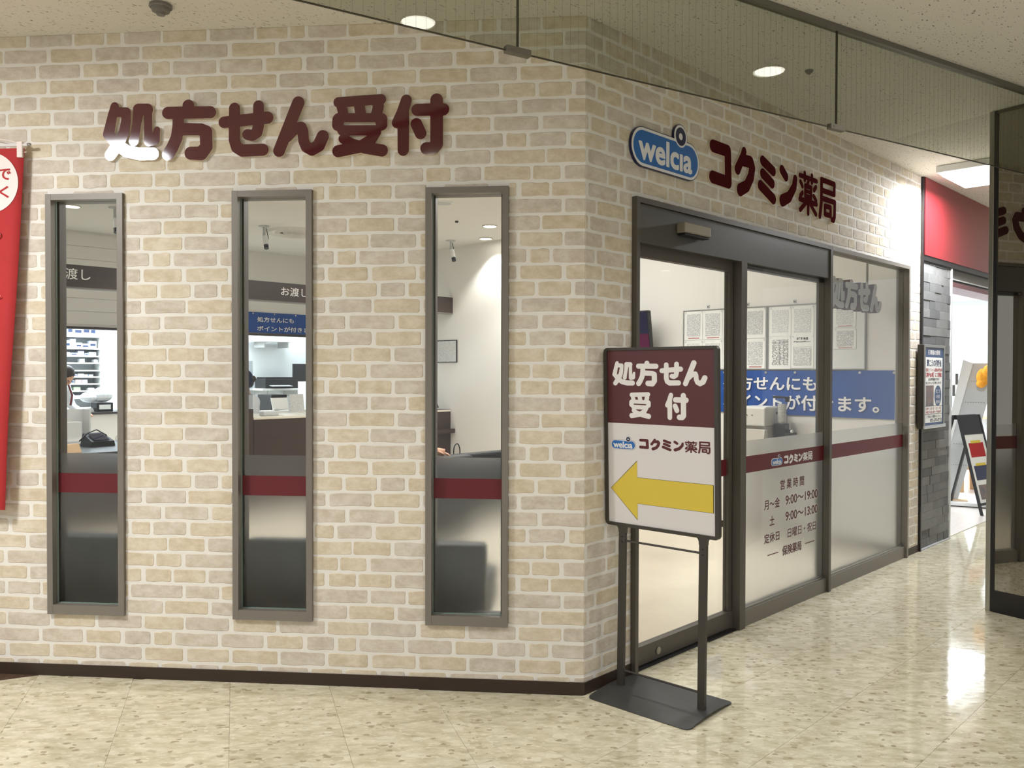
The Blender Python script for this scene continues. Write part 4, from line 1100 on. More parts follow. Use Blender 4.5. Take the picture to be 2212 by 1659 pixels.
part('side_panel', MB().box(2.41, 2.44, 0.05, 1.33, 0, 0.710), M['brown'], t)
solo('acrylic_screen', MB().box(0, 0.44, 0, 0.006, 0, 0.516, 0.002), M['screenp'], 'clear acrylic screen standing on the counter block', 'screen', at(FB, 0.99, TC + .06, 1.106))

# items on the worktop
def paper(name, fr, x, y, z, w, d, rz, label, m='paper_w', h=.004):
    return solo(name, MB().box(-w / 2, w / 2, -d / 2, d / 2, 0, h), M[m], label, 'paper', at(fr, x, y, z, rz))
paper('paper_sheet', FB, 1.90, 6.06, 1.0125, .21, .29, .2, 'white printed sheet lying on the pale worktop')
paper('paper_sheet', FB, 2.10, 6.28, 1.0125, .30, .21, -.1, 'wide white leaflet behind the sheet on the worktop')
t = thing('side_desk', 'pale inner desk behind the worktop in the middle window', 'desk', at(FB, 2.18, 6.66, 0))
part('top', MB().box(0, 1.1, 0, 1.1, .955, .985, .003), M['paletop'], t)
for x in (.03, 1.03):
    for y in (.03, 1.03): part('leg', MB().box(x, x + .04, y, y + .04, 0, .955), M['greyl'], t)
paper('paper_sheet', FB, 2.72, 7.20, .9855, .34, .26, .5, 'open white booklet lying on the pale inner desk', h=.02)
t = thing('document_tray', 'white tray of papers standing upright on the inner desk', 'tray', at(FB, 2.62, 7.56, .9855))
part('back', MB().hexa([(0, .0, 0), (.24, .0, 0), (.24, .01, 0), (0, .01, 0), (0, .06, .17), (.24, .06, .17), (.24, .07, .17), (0, .07, .17)]), M['paper_w'], t)
part('lip', MB().box(0, .24, -.03, 0, 0, .02), M['greyl'], t)
solo('notice_card', MB().hexa([(0, 0, 0), (.19, 0, 0), (.19, .06, 0), (0, .06, 0), (0, .04, .24), (.19, .04, .24), (.19, .05, .24), (0, .05, .24)]), M['paper_l'], 'white notice card leaning at the right end of the inner desk', 'card', at(FB, 2.40, 6.72, .9855))
solo('pen_case', MB().cyl((0, 0, 0), (.01, .0, .17), .022, 12, .014), M['pink'], 'pink pen case standing beside the notice card', 'case', at(FB, 2.47, 6.86, .9855))
solo('wire_holder', MB().box(-.16, .02, -.02, .10, 0, .05, .01), M['greyl'], 'crumpled silver holder at the front of the worktop', 'holder', at(FB, 1.78, 5.98, 1.0125))

# printer corner behind the counter
t = thing('wall_shelf', 'white wall shelf high in the printer corner', 'shelf', at(FB, 3.20, 9.0, 1.965))
part('board', MB().box(0, .62, 0, .36, 0, .03), M['white'], t); part('bracket', MB().box(.1, .12, .05, .36, -.09, 0), M['greyl'], t); part('bracket', MB().box(.5, .52, .05, .36, -.09, 0), M['greyl'], t)
struct('wall_printer', MB().box(2.2, S1 - .002, 9.38, TB - .002, 0, CEIL - .006), M['wall_cool'], FB, 'grey blue wall behind the printer')
solo('storage_box', MB().box(0, .30, 0, .25, 0, .06, .004), M['white'], 'flat white box on the high wall shelf', 'box', at(FB, 3.30, 9.05, 1.9955))
t = thing('wall_shelf', 'white wall shelf carrying the black printer', 'shelf', at(FB, 3.22, 8.95, 1.222))
part('board', MB().box(0, .80, 0, .42, 0, .03), M['white'], t); part('bracket', MB().box(.1, .12, .05, .42, -.10, 0), M['greyl'], t); part('bracket', MB().box(.6, .62, .05, .42, -.10, 0), M['greyl'], t)
t = thing('printer', 'long black printer on the lower wall shelf', 'printer', at(FB, 3.30, 9.0, 1.2525))
part('body', MB().box(0, .54, 0, .34, 0, .15, .012), M['black'], t); part('lid', MB().box(.02, .50, .02, .32, .15, .172, .006), M['black'], t); part('tray', MB().hexa([(.06, -.1, .03), (.4, -.1, .03), (.4, 0, .04), (.06, 0, .04), (.06, -.1, .036), (.4, -.1, .036), (.4, 0, .048), (.06, 0, .048)]), M['greyl'], t)
solo('monitor_back', MB().box(0, .22, 0, .05, 0, .38, .006), M['black'], 'tall black panel standing on the printer shelf', 'screen', at(FB, 3.79, 9.02, 1.2525))
t = thing('paper_cabinet', 'white drawer cabinet at the right of the printer corner', 'cabinet', at(FB, 3.55, 8.1, 0))
part('body', MB().box(0, .45, 0, .4, 0, 1.36, .006), M['white'], t)
for k in range(6): part('drawer', MB().box(.01, .44, -.008, 0, .66 + k * .115, .765 + k * .115), M['greyl'], t)
solo('computer_tower', MB().box(0, .25, 0, .4, 0, 1.18, .01), M['black'], 'black equipment tower behind the papers', 'computer', at(FB, 2.95, 8.2, 0))

# wall cameras, speaker, vent, inner downlights on the ceiling
def ceil_cam(x, y, label):
    t = thing('security_camera', label, 'camera', at(FB, x, y, CEIL - .005))
    part('mount', MB().lathe([(.062, 0), (.060, -.008), (.02, -.014)], seg=20), M['greyl'], t)
    part('arm', MB().cyl((0, 0, -.01), (0, 0, -.13), .016, 12), M['greyl'], t)
    part('joint', MB().ell((0, -.01, -.14), (.022, .022, .018)), M['black'], t)
    b = MB().cyl((.0, -.02, -.12), (-.01, -.06, -.22), .030, 14)
    part('body', b, M['white'], t)
    part('lens', MB().cyl((-.01, -.06, -.222), (-.014, -.075, -.262), .026, 14), M['black'], t)
    part('cable', MB().tube([(.03, .01, -.02), (.05, 0, -.12), (.03, -.02, -.2)], .005, 6), M['black'], t)
ceil_cam(1.70, 6.10, 'white security camera on the ceiling in the middle window')
ceil_cam(3.84, 5.36, 'white security camera on the ceiling in the window nearest the corner')
ceil_cam(0.13, 6.21, 'white security camera on the ceiling at the edge of the first window')
t = thing('ceiling_speaker', 'round grey ceiling speaker in the window nearest the corner', 'speaker', at(FB, 2.273, 3.67, CEIL - .005))
part('rim', MB().lathe([(.098, 0), (.094, -.008), (.082, -.008)], seg=28), M['white'], t); part('grille', MB().cyl((0, 0, -.009), (0, 0, -.002), .082, 28), M['greyl'], t)
t = thing('ceiling_vent', 'large round ceiling vent in the middle window', 'vent', at(FB, 2.154, 6.18, CEIL - .005))
for r_ in (.34, .25, .16): part('ring', MB().lathe([(r_, 0), (r_ - .02, -.03 - (.34 - r_) * .1), (r_ - .06, -.012)], seg=32), M['ceil_in'], t)
IN_DL = ['round inner downlight beside the ceiling vent', 'round inner downlight above the white side wall', 'round inner downlight closest to the white side wall', 'round inner downlight in the first window',
         'round inner downlight above the benches', 'round inner downlight over the waiting room middle', 'round inner downlight near the sliding door', 'round inner downlight before the counter']
for (x, y), lb in zip(ROOM, IN_DL): downlight(FB, x, y, lb, 0.070, z=CEIL - .0045)
t = thing('smoke_detector', 'tiny dark detector on the inner ceiling', 'detector', at(FB, 3.0, 4.3, CEIL - .005))
part('body', MB().lathe([(.02, 0), (.018, -.015), (.01, -.02)], seg=12), M['black'], t)

# ------------------------------------------------------------------ side wall: notice boards, banner, frame (frame FW: x = -t, wall face at y = 4.23)
def on_wall(x, z, dy=0.0): return at(FW, x, S1 - dy, z)
def noticeboard(t0, t1, label):
    t = thing('notice_board', label, 'notice board', on_wall(-t1, 1.532))
    w = t1 - t0; h = 0.600
    part('board', MB().box(.006, w - .006, -.012, -.001, .006, h - .006), M['board'], t)
    for a in ((0, w, 0, .010), (0, w, h - .010, h)): part('frame_rail', MB().box(a[0], a[1], -.018, 0, a[2], a[3]), M['silver'], t)
    for a in ((0, .010), (w - .010, w)): part('frame_rail', MB().box(a[0], a[1], -.018, 0, .010, h - .010), M['silver'], t)
noticeboard(1.294, 2.211, 'white notice board left of the door post')
noticeboard(0.379, 1.289, 'white notice board right of the door post')
def sheet(t1, t0, z1, z0, m, label, red=False, head=None):
    """A sheet pinned to the board, t1 = left edge, t0 = right edge."""
    w, h = t1 - t0, z1 - z0
    t = thing('notice_sheet', label, 'paper', on_wall(-t1, z0, 0.0125))
    mb = MB().hexa([(0, -.004, 0), (w, -.004, 0), (w, -.0005, 0), (0, -.0005, 0), (0, -.0022, h), (w, -.0022, h), (w, -.0005, h), (0, -.0005, h)])
    part('page', mb, M['paper_w'], t)
    a, b = (.12, .90) if not head else (.08, .60)
    part('print_block', MB().box(w * .12, w * .88, -.0052, -.0047, h * a, h * b), M[m], t)
    if red: part('red_line', MB().box(w * .2, w * .84, -.0054, -.0047, h * .045, h * .07), M['inkred'], t)
    for px in (.05, .95): part('magnet', MB().cyl((w * px, -.003, h * .965), (w * px, -.008, h * .965), .007, 8), M['white'], t)
    if head:
        for (s_, a0, a1, b0, b1) in head: text_part('lettering', s_, w * a0, w * a1, h * b0, h * b1, -.0052, M['ink'], t, bold=.03)
        for a0, a1, b0, b1 in ((.1, .9, .64, .645), (.1, .9, .1, .105)): part('rule', MB().box(w * a0, w * a1, -.0055, -.0048, h * b0, h * b1), M['ink'], t)
        for a0 in (.1, .895): part('rule', MB().box(w * a0, w * (a0 + .005), -.0055, -.0048, h * .1, h * .645), M['ink'], t)
sheet(2.190, 1.988, 2.120, 1.834, 'paper_b', 'top left text sheet on the left notice board', True)
sheet(1.976, 1.767, 2.118, 1.834, 'paper', 'text sheet second from left on the left board top row', True)
sheet(1.757, 1.545, 2.112, 1.833, 'paper_b', 'sheet with blue bands behind the door post, left board top row')
sheet(1.520, 1.312, 2.118, 1.834, 'paper_b', 'dense list sheet at the top right of the left board')
sheet(2.190, 1.988, 1.826, 1.545, 'paper_l', 'lower left sheet hidden by the stand sign')
sheet(1.976, 1.767, 1.826, 1.545, 'paper_l', 'lower sheet second from left on the left board', True)
sheet(1.757, 1.545, 1.826, 1.545, 'paper_b', 'lower sheet behind the door post on the left board', True)
sheet(1.515, 1.315, 1.826, 1.545, 'paper', 'lower right sheet with red foot line on the left board', True)
sheet(1.268, 1.058, 2.113, 1.845, 'paper_l', 'faint printed sheet at the top left of the right board')
sheet(1.052, 0.842, 2.113, 1.840, 'paper_l', 'faint boxed sheet second on the right board top row')
sheet(1.266, 1.058, 1.843, 1.540, 'paper_v', 'sheet of vertical writing on the right board')
sheet(1.052, 0.842, 1.848, 1.548, 'paper', 'notice headed to customers on the right board', head=[('お客様各位', .24, .76, .86, .94), ('医薬品の適正な使用について', .12, .88, .78, .825)])
sheet(0.660, 0.465, 2.095, 1.905, 'paper_l', 'upper sheet at the right end of the right board', True)
sheet(0.655, 0.462, 1.890, 1.715, 'paper', 'lower sheet with red foot line at the right board end', True)
for x, lb in ((1.93, 'left'), (1.50, 'middle'), (1.03, 'right')):
    t = thing('board_hook', 'small grey wall hook above the notice boards, %s one' % lb, 'hook', on_wall(-x, 2.158))
    part('plate', MB().box(-.014, .014, -.005, 0, -.012, .016), M['greyl'], t); part('pin', MB().cyl((0, -.005, 0), (0, -.016, 0), .005, 8), M['grey'], t)

def cloth_banner(name, label, mw, w, h, lines, eyelets, seed):
    t = thing(name, label, 'banner', mw)
    mb = MB(); nx, nz = 40, 10; rg = random.Random(seed); ph = [rg.uniform(0, 6) for _ in range(4)]
    def yy(u, v): return -.008 - .004 * sin(9 * u + ph[0]) * (1 - v) - .003 * sin(23 * u + 4 * v + ph[1])
    g = [[mb.bm.verts.new((w * i / nx, yy(i / nx, j / nz), h * j / nz - .012 * (1 - j / nz) * (i / nx))) for i in range(nx + 1)] for j in range(nz + 1)]
    q = [[mb.bm.verts.new((w * i / nx, yy(i / nx, j / nz) + .002, h * j / nz - .012 * (1 - j / nz) * (i / nx))) for i in range(nx + 1)] for j in range(nz + 1)]
    for j in range(nz):
        for i in range(nx):
            mb.bm.faces.new((g[j][i], g[j][i + 1], g[j + 1][i + 1], g[j + 1][i])); mb.bm.faces.new((q[j][i + 1], q[j][i], q[j + 1][i], q[j + 1][i + 1]))
    part('cloth', mb, M['blue'], t, smooth=True)
    for s_, x0, x1, z0, z1, bo in lines: bold_text('lettering', s_, x0, x1, z0, z1, -.0165, M['white_print'], t, bo)
    for x in eyelets: part('eyelet', MB().lathe([(.012, 0), (.012, .004), (.006, .004)], seg=12), M['chrome'], t, mw=Matrix.Translation((x, -.0125, h - .018)) @ Matrix.Rotation(pi / 2, 4, 'X'))
    return t
bl = 1.96
cloth_banner('wall_banner', 'blue cloth banner with white writing under the notice boards', on_wall(-bl, 1.125, 0.003), bl - 0.127, 0.402,
             [('処方せんにも', bl - 1.7486, bl - 0.806, 1.340 - 1.125, 1.476 - 1.125, .022), ('ポイントが付きます。', bl - 1.7475, bl - 0.260, 1.164 - 1.125, 1.305 - 1.125, .022)],
             [bl - x for x in (1.74, 1.302, 1.014, .716, .427, .139)], 3)
cloth_banner('wall_banner', 'smaller blue banner over the dispensary opening in the middle window', at(FB, 2.15, TS - .004, 2.040), 1.95, 0.277,
             [('処方せんにも', 0.44, 1.00, .146, .216, .018), ('ポイントが付きます。', 0.44, 1.385, .022, .092, .018)], [.05, .38, .70, 1.03, 1.36, 1.7], 5)
t = thing('certificate_frame', 'black framed certificate on the white wall beside the counter', 'picture frame', on_wall(-6.12, 1.632))
part('frame', MB().box(0, .444, -.016, 0, 0, .298, .003), M['black'], t); part('sheet', MB().box(.012, .432, -.0172, -.0158, .012, .286), M['paper_b'], t)

# poster stand in the doorway view
t = thing('digital_signboard', 'tall dark poster board leaning by the side wall', 'signboard', at(FW, -2.95, 3.98, 0))
sk = lambda z: .055 * (2.137 - z) / 1.5
def leanbox(x0, x1, z0, z1, y0, y1):
    k0, k1 = (2.137 - z0) * .10, (2.137 - z1) * .10
    return MB().hexa([(x0, y0 - k0 * .0, z0), (x1 + k0, y0, z0), (x1 + k0, y1, z0), (x0, y1, z0), (x0, y0, z1), (x1 + k1, y0, z1), (x1 + k1, y1, z1), (x0, y1, z1)])
part('case', leanbox(0, .483, .28, 2.137, -.02, .03), M['black'], t)
part('upper_screen', leanbox(.02, .470, 1.90, 2.122, -.0225, -.0195), M['navyscreen'], t)
part('lower_screen', leanbox(.02, .472, .32, 1.898, -.0225, -.0195), M['purplescreen'], t)
part('foot', MB().box(.0, .55, -.16, .16, 0, .02), M['black'], t); part('column', MB().box(.2, .3, .0, .03, .02, .28), M['black'], t)

# water server with cup dispenser
t = thing('water_server', 'beige water server with buttons in front of the blue banner', 'water dispenser', at(FW, -1.106, 3.86, 0))
part('body', MB().box(-.30, 0, 0.0, .33, 0, 1.030, .008), M['serverg'], t)
part('head', MB().box(-.302, .002, -.04, .33, 1.030, 1.193, .010), M['server'], t)
part('tray', MB().hexa([(-.27, -.10, .84), (.02, -.10, .84), (.01, 0, .84), (-.26, 0, .84), (-.30, -.12, 1.0), (.045, -.12, 1.0), (.01, 0, 1.0), (-.27, 0, 1.0)]), M['server'], t)
part('lid', MB().box(-.28, -.02, .02, .28, 1.193, 1.200), M['white'], t)
part('nameplate', MB().box(.0015, .0030, .17, .30, 1.130, 1.150), M['black'], t)
for i, x in enumerate((-.27, -.22, -.17, -.12)): part('button', MB().cyl((x, -.040, 1.125), (x, -.044, 1.125), .006, 10), M['grey'], t)
for x in (-.245, -.13): part('indicator', MB().cyl((x, -.040, 1.085), (x, -.043, 1.085), .005, 8), M['white'], t)
t = thing('cup_dispenser', 'clear tube of paper cups on a black base beside the server', 'cup dispenser', at(FW, -1.030, 4.00, 0.90))
part('base', MB().box(-.055, .045, -.05, .05, 0, .150, .006), M['black'], t)
part('lever', MB().box(.045, .085, -.012, .012, .07, .10), M['black'], t); part('lever_tip', MB().cyl((.085, 0, .085), (.10, 0, .085), .014, 10), M['white'], t)
part('tube', MB().cyl((0.0, 0, .150), (0.0, 0, .378), .045, 24, caps=False), M['clearp'], t)
cu_ = MB()
for k in range(12): cu_.cyl((0, 0, .152 + k * .0145), (0, 0, .165 + k * .0145), .034, 18, .040)
part('cups', cu_, M['cup'], t)
part('cap', MB().hexa([(-.06, -.05, .378), (.05, -.05, .378), (.05, .05, .378), (-.06, .05, .378), (-.07, -.05, .398), (.045, -.05, .392), (.045, .05, .392), (-.07, .05, .398)]), M['black'], t)
part('cap_clip', MB().box(.035, .062, -.02, .02, .345, .392, .004), M['black'], t)
part('wall_bracket', MB().box(-.04, .03, .05, .23, .03, .06), M['black'], t)
# ------------------------------------------------------------------ waiting benches
def bench(fr, x, y, rz, w, hb, label, d=.62, m='blacksoft'):
    """Upholstered bench; back along its -y side."""
    t = thing('waiting_bench', label, 'bench', at(fr, x, y, 0, rz))
    part('seat', MB().box(0, w, .13, d, .20, .42, .03, 3), M[m], t, smooth=True)
    part('backrest', MB().box(0, w, 0, .13, .12, hb, .03, 3), M[m], t, smooth=True)
    for a in (.06, w - .10):
        for b in (.04, d - .10): part('leg', MB().box(a, a + .04, b, b + .04, 0, .21 if b > .2 else .13), M['greyl'], t)
bench(FA, -2.98, 0.20, 0, 1.20, 0.645, 'black leather bench against the first and middle windows')
bench(FA, -1.74, 0.20, 0, 1.25, 0.645, 'black leather bench against the window nearest the corner')
bench(FB, 0.62, 2.72, 0, 1.19, 0.80, 'black leather bench with its back toward the windows, left one')
bench(FB, 1.90, 3.45, 0, 1.30, 0.715, 'black leather bench with its back toward the windows, right one')
t = thing('handbag', 'black handbag with looped handle standing on a bench', 'bag', at(FB, 2.475, 3.70, 0.42) @ Matrix.Scale(.75, 4))
part('body', MB().hexa([(-.16, -.06, 0), (.16, -.06, 0), (.16, .06, 0), (-.16, .06, 0), (-.13, -.03, .30), (.13, -.03, .30), (.13, .03, .30), (-.13, .03, .30)]), M['black'], t)
part('handle', MB().tube([(-.055, 0, .29)] + [(-.055 * cos(a), 0, .40 + .10 * sin(a)) for a in [i * pi / 10 for i in range(11)]] + [(.055, 0, .29)], .008, 8), M['black'], t, smooth=True)

# ------------------------------------------------------------------ people
def skinned(name, joints, edges, parent, m, sub=2):
    me = bpy.data.meshes.new(name); me.from_pydata([j[:3] for j in joints], edges, []); me.materials.append(m)
    bm = bmesh.new(); bm.from_mesh(me); lay = bm.verts.layers.skin.verify(); bm.verts.ensure_lookup_table()
    for v, j in zip(bm.verts, joints):
        r = j[3]; v[lay].radius = r if isinstance(r, tuple) else (r, r); v[lay].use_root = False
    bm.verts[0][lay].use_root = True
    bm.to_mesh(me); bm.free()
    o = obj(name, me, parent)
    sk_ = o.modifiers.new('skin', 'SKIN'); sk_.use_smooth_shade = True
    sb = o.modifiers.new('smooth', 'SUBSURF'); sb.levels = sub; sb.render_levels = sub
    return o

def head_of(t, c, tilt, yaw, hairm, skinm, bun=False):
    """Head with brow, nose, lips, ears and cropped hair; faces -y before yaw and tilt (tilt > 0 nods down)."""
    mw = Matrix.Translation(c) @ Matrix.Rotation(yaw, 4, 'Z') @ Matrix.Rotation(tilt, 4, 'X')
    b = MB(); b.ell((0, 0, .02), (.074, .092, .104), 20, 14); b.ell((0, -.028, -.048), (.054, .060, .062), 16, 12)
    b.ell((0, -.094, -.012), (.013, .018, .022), 10, 8); b.ell((0, -.084, -.052), (.024, .010, .008), 10, 8)
    for s_ in (-1, 1): b.ell((s_ * .076, .004, -.008), (.010, .020, .030), 10, 8)
    part('head', b, skinm, t, True, mw)
    for s_ in (-1, 1):
        part('eye', MB().ell((s_ * .030, -.084, .006), (.011, .007, .007), 10, 8), M['black'], t, True, mw)
    h = MB(); h.ell((0, .014, .042), (.083, .098, .098), 20, 14); h.ell((0, .050, -.010), (.076, .062, .085), 18, 12)
    if bun: h.ell((0, .112, .0), (.040, .040, .042), 14, 10)
    part('hair', h, hairm, t, True, mw)

def hand(t, wrist, direction, up, m, side=1, curl=.5):
    """Palm, four unequal bent fingers and a thumb leaving the side of the palm, as one mesh."""
    d = Vector(direction).normalized(); u = Vector(up); u = (u - d * u.dot(d)).normalized(); s = d.cross(u) * side
    w = Vector(wrist); b = MB()
    b.tube([w, w + d * .035, w + d * .085], [.024, .032, .034], 10)
    for k, (off, L) in enumerate(((-.027, .070), (-.009, .078), (.009, .073), (.026, .058))):
        p = w + d * .083 + s * off; q = p + d * L * .45 - u * .010 * curl; r_ = q + d * L * .30 - u * .022 * curl; e = r_ + d * L * .16 - u * .022 * curl
        b.tube([p, q, r_, e], [.0095, .009, .008, .006], 8)
    p = w + d * .03 - s * .026; b.tube([p, p + d * .026 - s * .022 - u * .004, p + d * .055 - s * .026 - u * .012], [.012, .0105, .008], 8)
    part('hand', b, m, t, True)

# pharmacist bending over papers behind the first window
t = thing('person', 'pharmacist in white coat with dark red collar strap bending over papers in the first window', 'person', at(FB, .10, 8.55, 0, radians(35)))
J = [(0, 0, .92, (.16, .12)), (0, -.04, 1.06, (.15, .11)), (0, -.12, 1.22, (.17, .12)), (0, -.20, 1.34, (.15, .09)), (0, -.26, 1.40, (.055, .055)),
     (.17, -.20, 1.32, .065), (.22, -.24, 1.08, .052), (.14, -.46, 1.00, .042), (-.17, -.20, 1.32, .065), (-.22, -.24, 1.08, .052), (-.14, -.46, 1.00, .042),
     (.10, .0, .80, .10), (.10, -.02, .48, .075), (.10, .0, .10, .055), (-.10, .0, .80, .10), (-.10, -.02, .48, .075), (-.10, .0, .10, .055)]
E_ = [(0, 1), (1, 2), (2, 3), (3, 4), (3, 5), (5, 6), (6, 7), (3, 8), (8, 9), (9, 10), (0, 11), (11, 12), (12, 13), (0, 14), (14, 15), (15, 16)]
skinned('body', J, E_, t, M['coat'])
head_of(t, (0, -.33, 1.445), .75, 0, M['hair'], M['skin'])
part('neck', MB().tube([(0, -.24, 1.37), (0, -.30, 1.43)], [.052, .050], 12), M['skin'], t, True)
part('collar_strap', MB().tube([(-.05, -.225, 1.435), (.0, -.20, 1.455), (.05, -.225, 1.435), (.075, -.31, 1.36), (.03, -.40, 1.22), (.0, -.40, 1.10)], .012, 8), M['stripe'], t, True)
hand(t, (.14, -.46, 1.0), (-.3, -1, -.1), (0, 0, 1), M['skin'], 1); hand(t, (-.14, -.46, 1.0), (.3, -1, -.1), (0, 0, 1), M['skin'], -1)
for x in (-.10, .10): part('shoe', MB().ell((x, -.05, .04), (.05, .13, .045), 14, 8), M['black'], t, True)

def seated(label, mw, cm, hm, hair, bun=False, lean=0.0, arm=None, arm2=None, tilt=.2, yaw=0, sh=.0):
    t = thing('person', label, 'person', mw)
    a = arm or (.16, -.34, .70); a2 = arm2 or ((-.24, -.10 - lean, .73), (-a[0], a[1], a[2]))
    J = [(0, 0, .50 + sh, (.17, .14)), (0, -.01 - lean * .2, .68 + sh, (.16, .12)), (0, -.02 - lean * .6, .86 + sh, (.18, .12)), (0, -.02 - lean, 1.00 + sh, (.14, .09)), (0, -.02 - lean * 1.1, 1.06 + sh, .055),
         (.18, -.02 - lean, .97 + sh, .068), (.24, -.10 - lean, .73 + sh, .054), (a[0], a[1], a[2] + sh, .042), (-.18, -.02 - lean, .97 + sh, .068), (a2[0][0], a2[0][1], a2[0][2] + sh, .054), (a2[1][0], a2[1][1], a2[1][2] + sh, .042),
         (.10, -.12, .50 + sh, .095), (.12, -.46, .50 + sh, .072), (.12, -.44, .10, .05), (-.10, -.12, .50 + sh, .095), (-.12, -.46, .50 + sh, .072), (-.12, -.44, .10, .05)]
    skinned('body', J, E_, t, cm)
    part('neck', MB().tube([(0, -.02 - lean, 1.03 + sh), (0, -.03 - lean * 1.1, 1.13 + sh)], [.055, .050], 12), hm, t, True)
    head_of(t, (0, -.03 - lean * 1.15, 1.20 + sh), tilt, yaw, hair, hm, bun)
    hand(t, (a[0], a[1], a[2] + sh), (-.1, -1, -.1), (0, 0, 1), hm, 1); hand(t, (a2[1][0], a2[1][1], a2[1][2] + sh), (.1, -1, -.1) if not arm2 else (-.6, .8, -.25), (0, 0, 1), hm, -1)
    for x in (-.12, .12): part('shoe', MB().ell((x, -.50, .04), (.045, .12, .042), 14, 8), M['black'], t, True)
    return t
seated('seated pharmacist in white coat with dark hair, seen from behind at the pale worktop', at(FB, 1.95, 6.86, 0, radians(215)), M['coat'], M['skin'], M['hair'], True, .06, sh=.19, tilt=.25)
t = thing('stool', 'grey stool under the seated pharmacist', 'stool', at(FB, 1.95, 6.86, 0))
part('seat', MB().cyl((0, 0, .50), (0, 0, .555), .19, 24), M['black'], t); part('column', MB().cyl((0, 0, .03), (0, 0, .50), .03, 14), M['greyl'], t)
part('foot', MB().cyl((0, 0, 0), (0, 0, .03), .22, 24), M['greyl'], t)
seated('customer in dark clothes on the left bench, hand at its back', at(FB, 1.10, 3.10, 0, radians(200)), M['dark_cloth'], M['skin'], M['hair'], False, .0, sh=-.02, tilt=.3, arm2=((-.31, .10, .80), (-.36, .31, .86)))

# ------------------------------------------------------------------ dispensary shelves (first window)
BZ = [2.004, 1.833, 1.726, 1.631, 1.525, 1.434, 1.336, 1.238, 1.137]
t = thing('medicine_shelf', 'white medicine shelf unit in the first window', 'shelf', at(FB, .25, 10.0, 0))
part('back', MB().box(0, 1.04, .30, .32, 0, 2.35), M['wall_cool'], t)
for x in (0, 1.02): part('side', MB().box(x, x + .02, 0, .30, 0, 2.35), M['white'], t)
for z in BZ + [1.0, .8, .5, .2]: part('shelf_board', MB().box(.02, 1.02, 0, .30, z - .018, z), M['white'], t)
ORDN = ['top', 'second', 'third', 'fourth', 'fifth', 'sixth', 'seventh', 'eighth', 'ninth']
rg = random.Random(11)
for r, z in enumerate(BZ):
    gap = (BZ[r - 1] - z - .03) if r else .18
    x = .50
    if r == 4: continue
    while x < .99:
        w = rg.uniform(.045, .095); h = rg.uniform(.45, .92) * gap; skip = rg.random() < (.35 if r in (3,) else .10)
        if r == 0: w, h = rg.uniform(.07, .12), rg.uniform(.75, .95) * gap
        if x + w > 1.015: break
        if not skip:
            k = rg.choice([0, 0, 0, 1, 1, 2, 2, 3, 4]); m = M['boxes'][k]; lb = 'small pale medicine carton on the %s shelf of the medicine unit' % ORDN[r]
            b = solo('medicine_box', MB().box(0, w, 0, .10, 0, h), m, lb, 'box', at(FB, .25 + x, 10.0 + rg.uniform(.012, .04), z), 'cartons on the %s medicine shelf' % ORDN[r])
            part('print_band', MB().box(w * .12, w * .88, -.0006, .0, h * .30, h * .62), M['inkblue'] if rg.random() < .45 else M['boxes'][(k + 1) % 6], b)
        x += w + rg.uniform(.002, .012)
solo('display_card', MB().box(0, .20, 0, .01, 0, .15), M['boxes'][5], 'white and yellow display card on the top medicine shelf', 'card', at(FB, .58, 9.985, 2.0045))

# working counter before the shelves
t = thing('work_counter', 'dark topped work counter before the medicine shelves', 'counter', at(FB, -1.2, 8.72, 0))
part('top', MB().box(0, 2.46, 0, .55, .955, .985, .003), M['browntop'], t); part('front_panel', MB().box(0, 2.46, .03, .05, 0, .955), M['wall_in'], t); part('end_panel', MB().box(2.43, 2.46, .05, .53, 0, .955), M['wall_in'], t)
solo('paper_pile', MB().hexa([(0, 0, 0), (.26, 0, 0), (.26, .2, 0), (0, .2, 0), (-.01, .01, .035), (.24, 0, .05), (.25, .21, .04), (.01, .2, .03)]), M['paper_w'], 'pile of white paper bags on the work counter', 'paper', at(FB, .55, 8.86, .986))
t = thing('desktop_device', 'black box with white label on the work counter', 'device', at(FB, .82, 8.80, .986))
part('case', MB().box(0, .20, 0, .22, 0, .115, .005), M['black'], t); part('label_plate', MB().box(.03, .17, -.002, 0, .03, .09), M['paper_w'], t)
solo('plastic_bags', MB().ell((0, 0, .10), (.13, .09, .10), 14, 8).ell((-.16, .0, .07), (.11, .09, .07), 14, 8).ell((.07, .02, .15), (.07, .06, .07), 12, 8), M['coat'], 'crumpled white plastic bags on the black device', 'bag', at(FB, .92, 8.90, 1.102))
solo('sample_tray', MB().box(0, .18, 0, .14, 0, .05, .008), M['paletop'], 'pale plastic tray beside the paper pile', 'tray', at(FB, .36, 8.74, .986))
solo('open_folder', MB().hexa([(0, 0, 0), (.34, 0, 0), (.34, .20, 0), (0, .20, 0), (0, .16, .16), (.30, .16, .19), (.30, .17, .20), (0, .17, .17)]), M['black'], 'open black folder before the bending pharmacist', 'folder', at(FB, -.06, 8.74, .986))

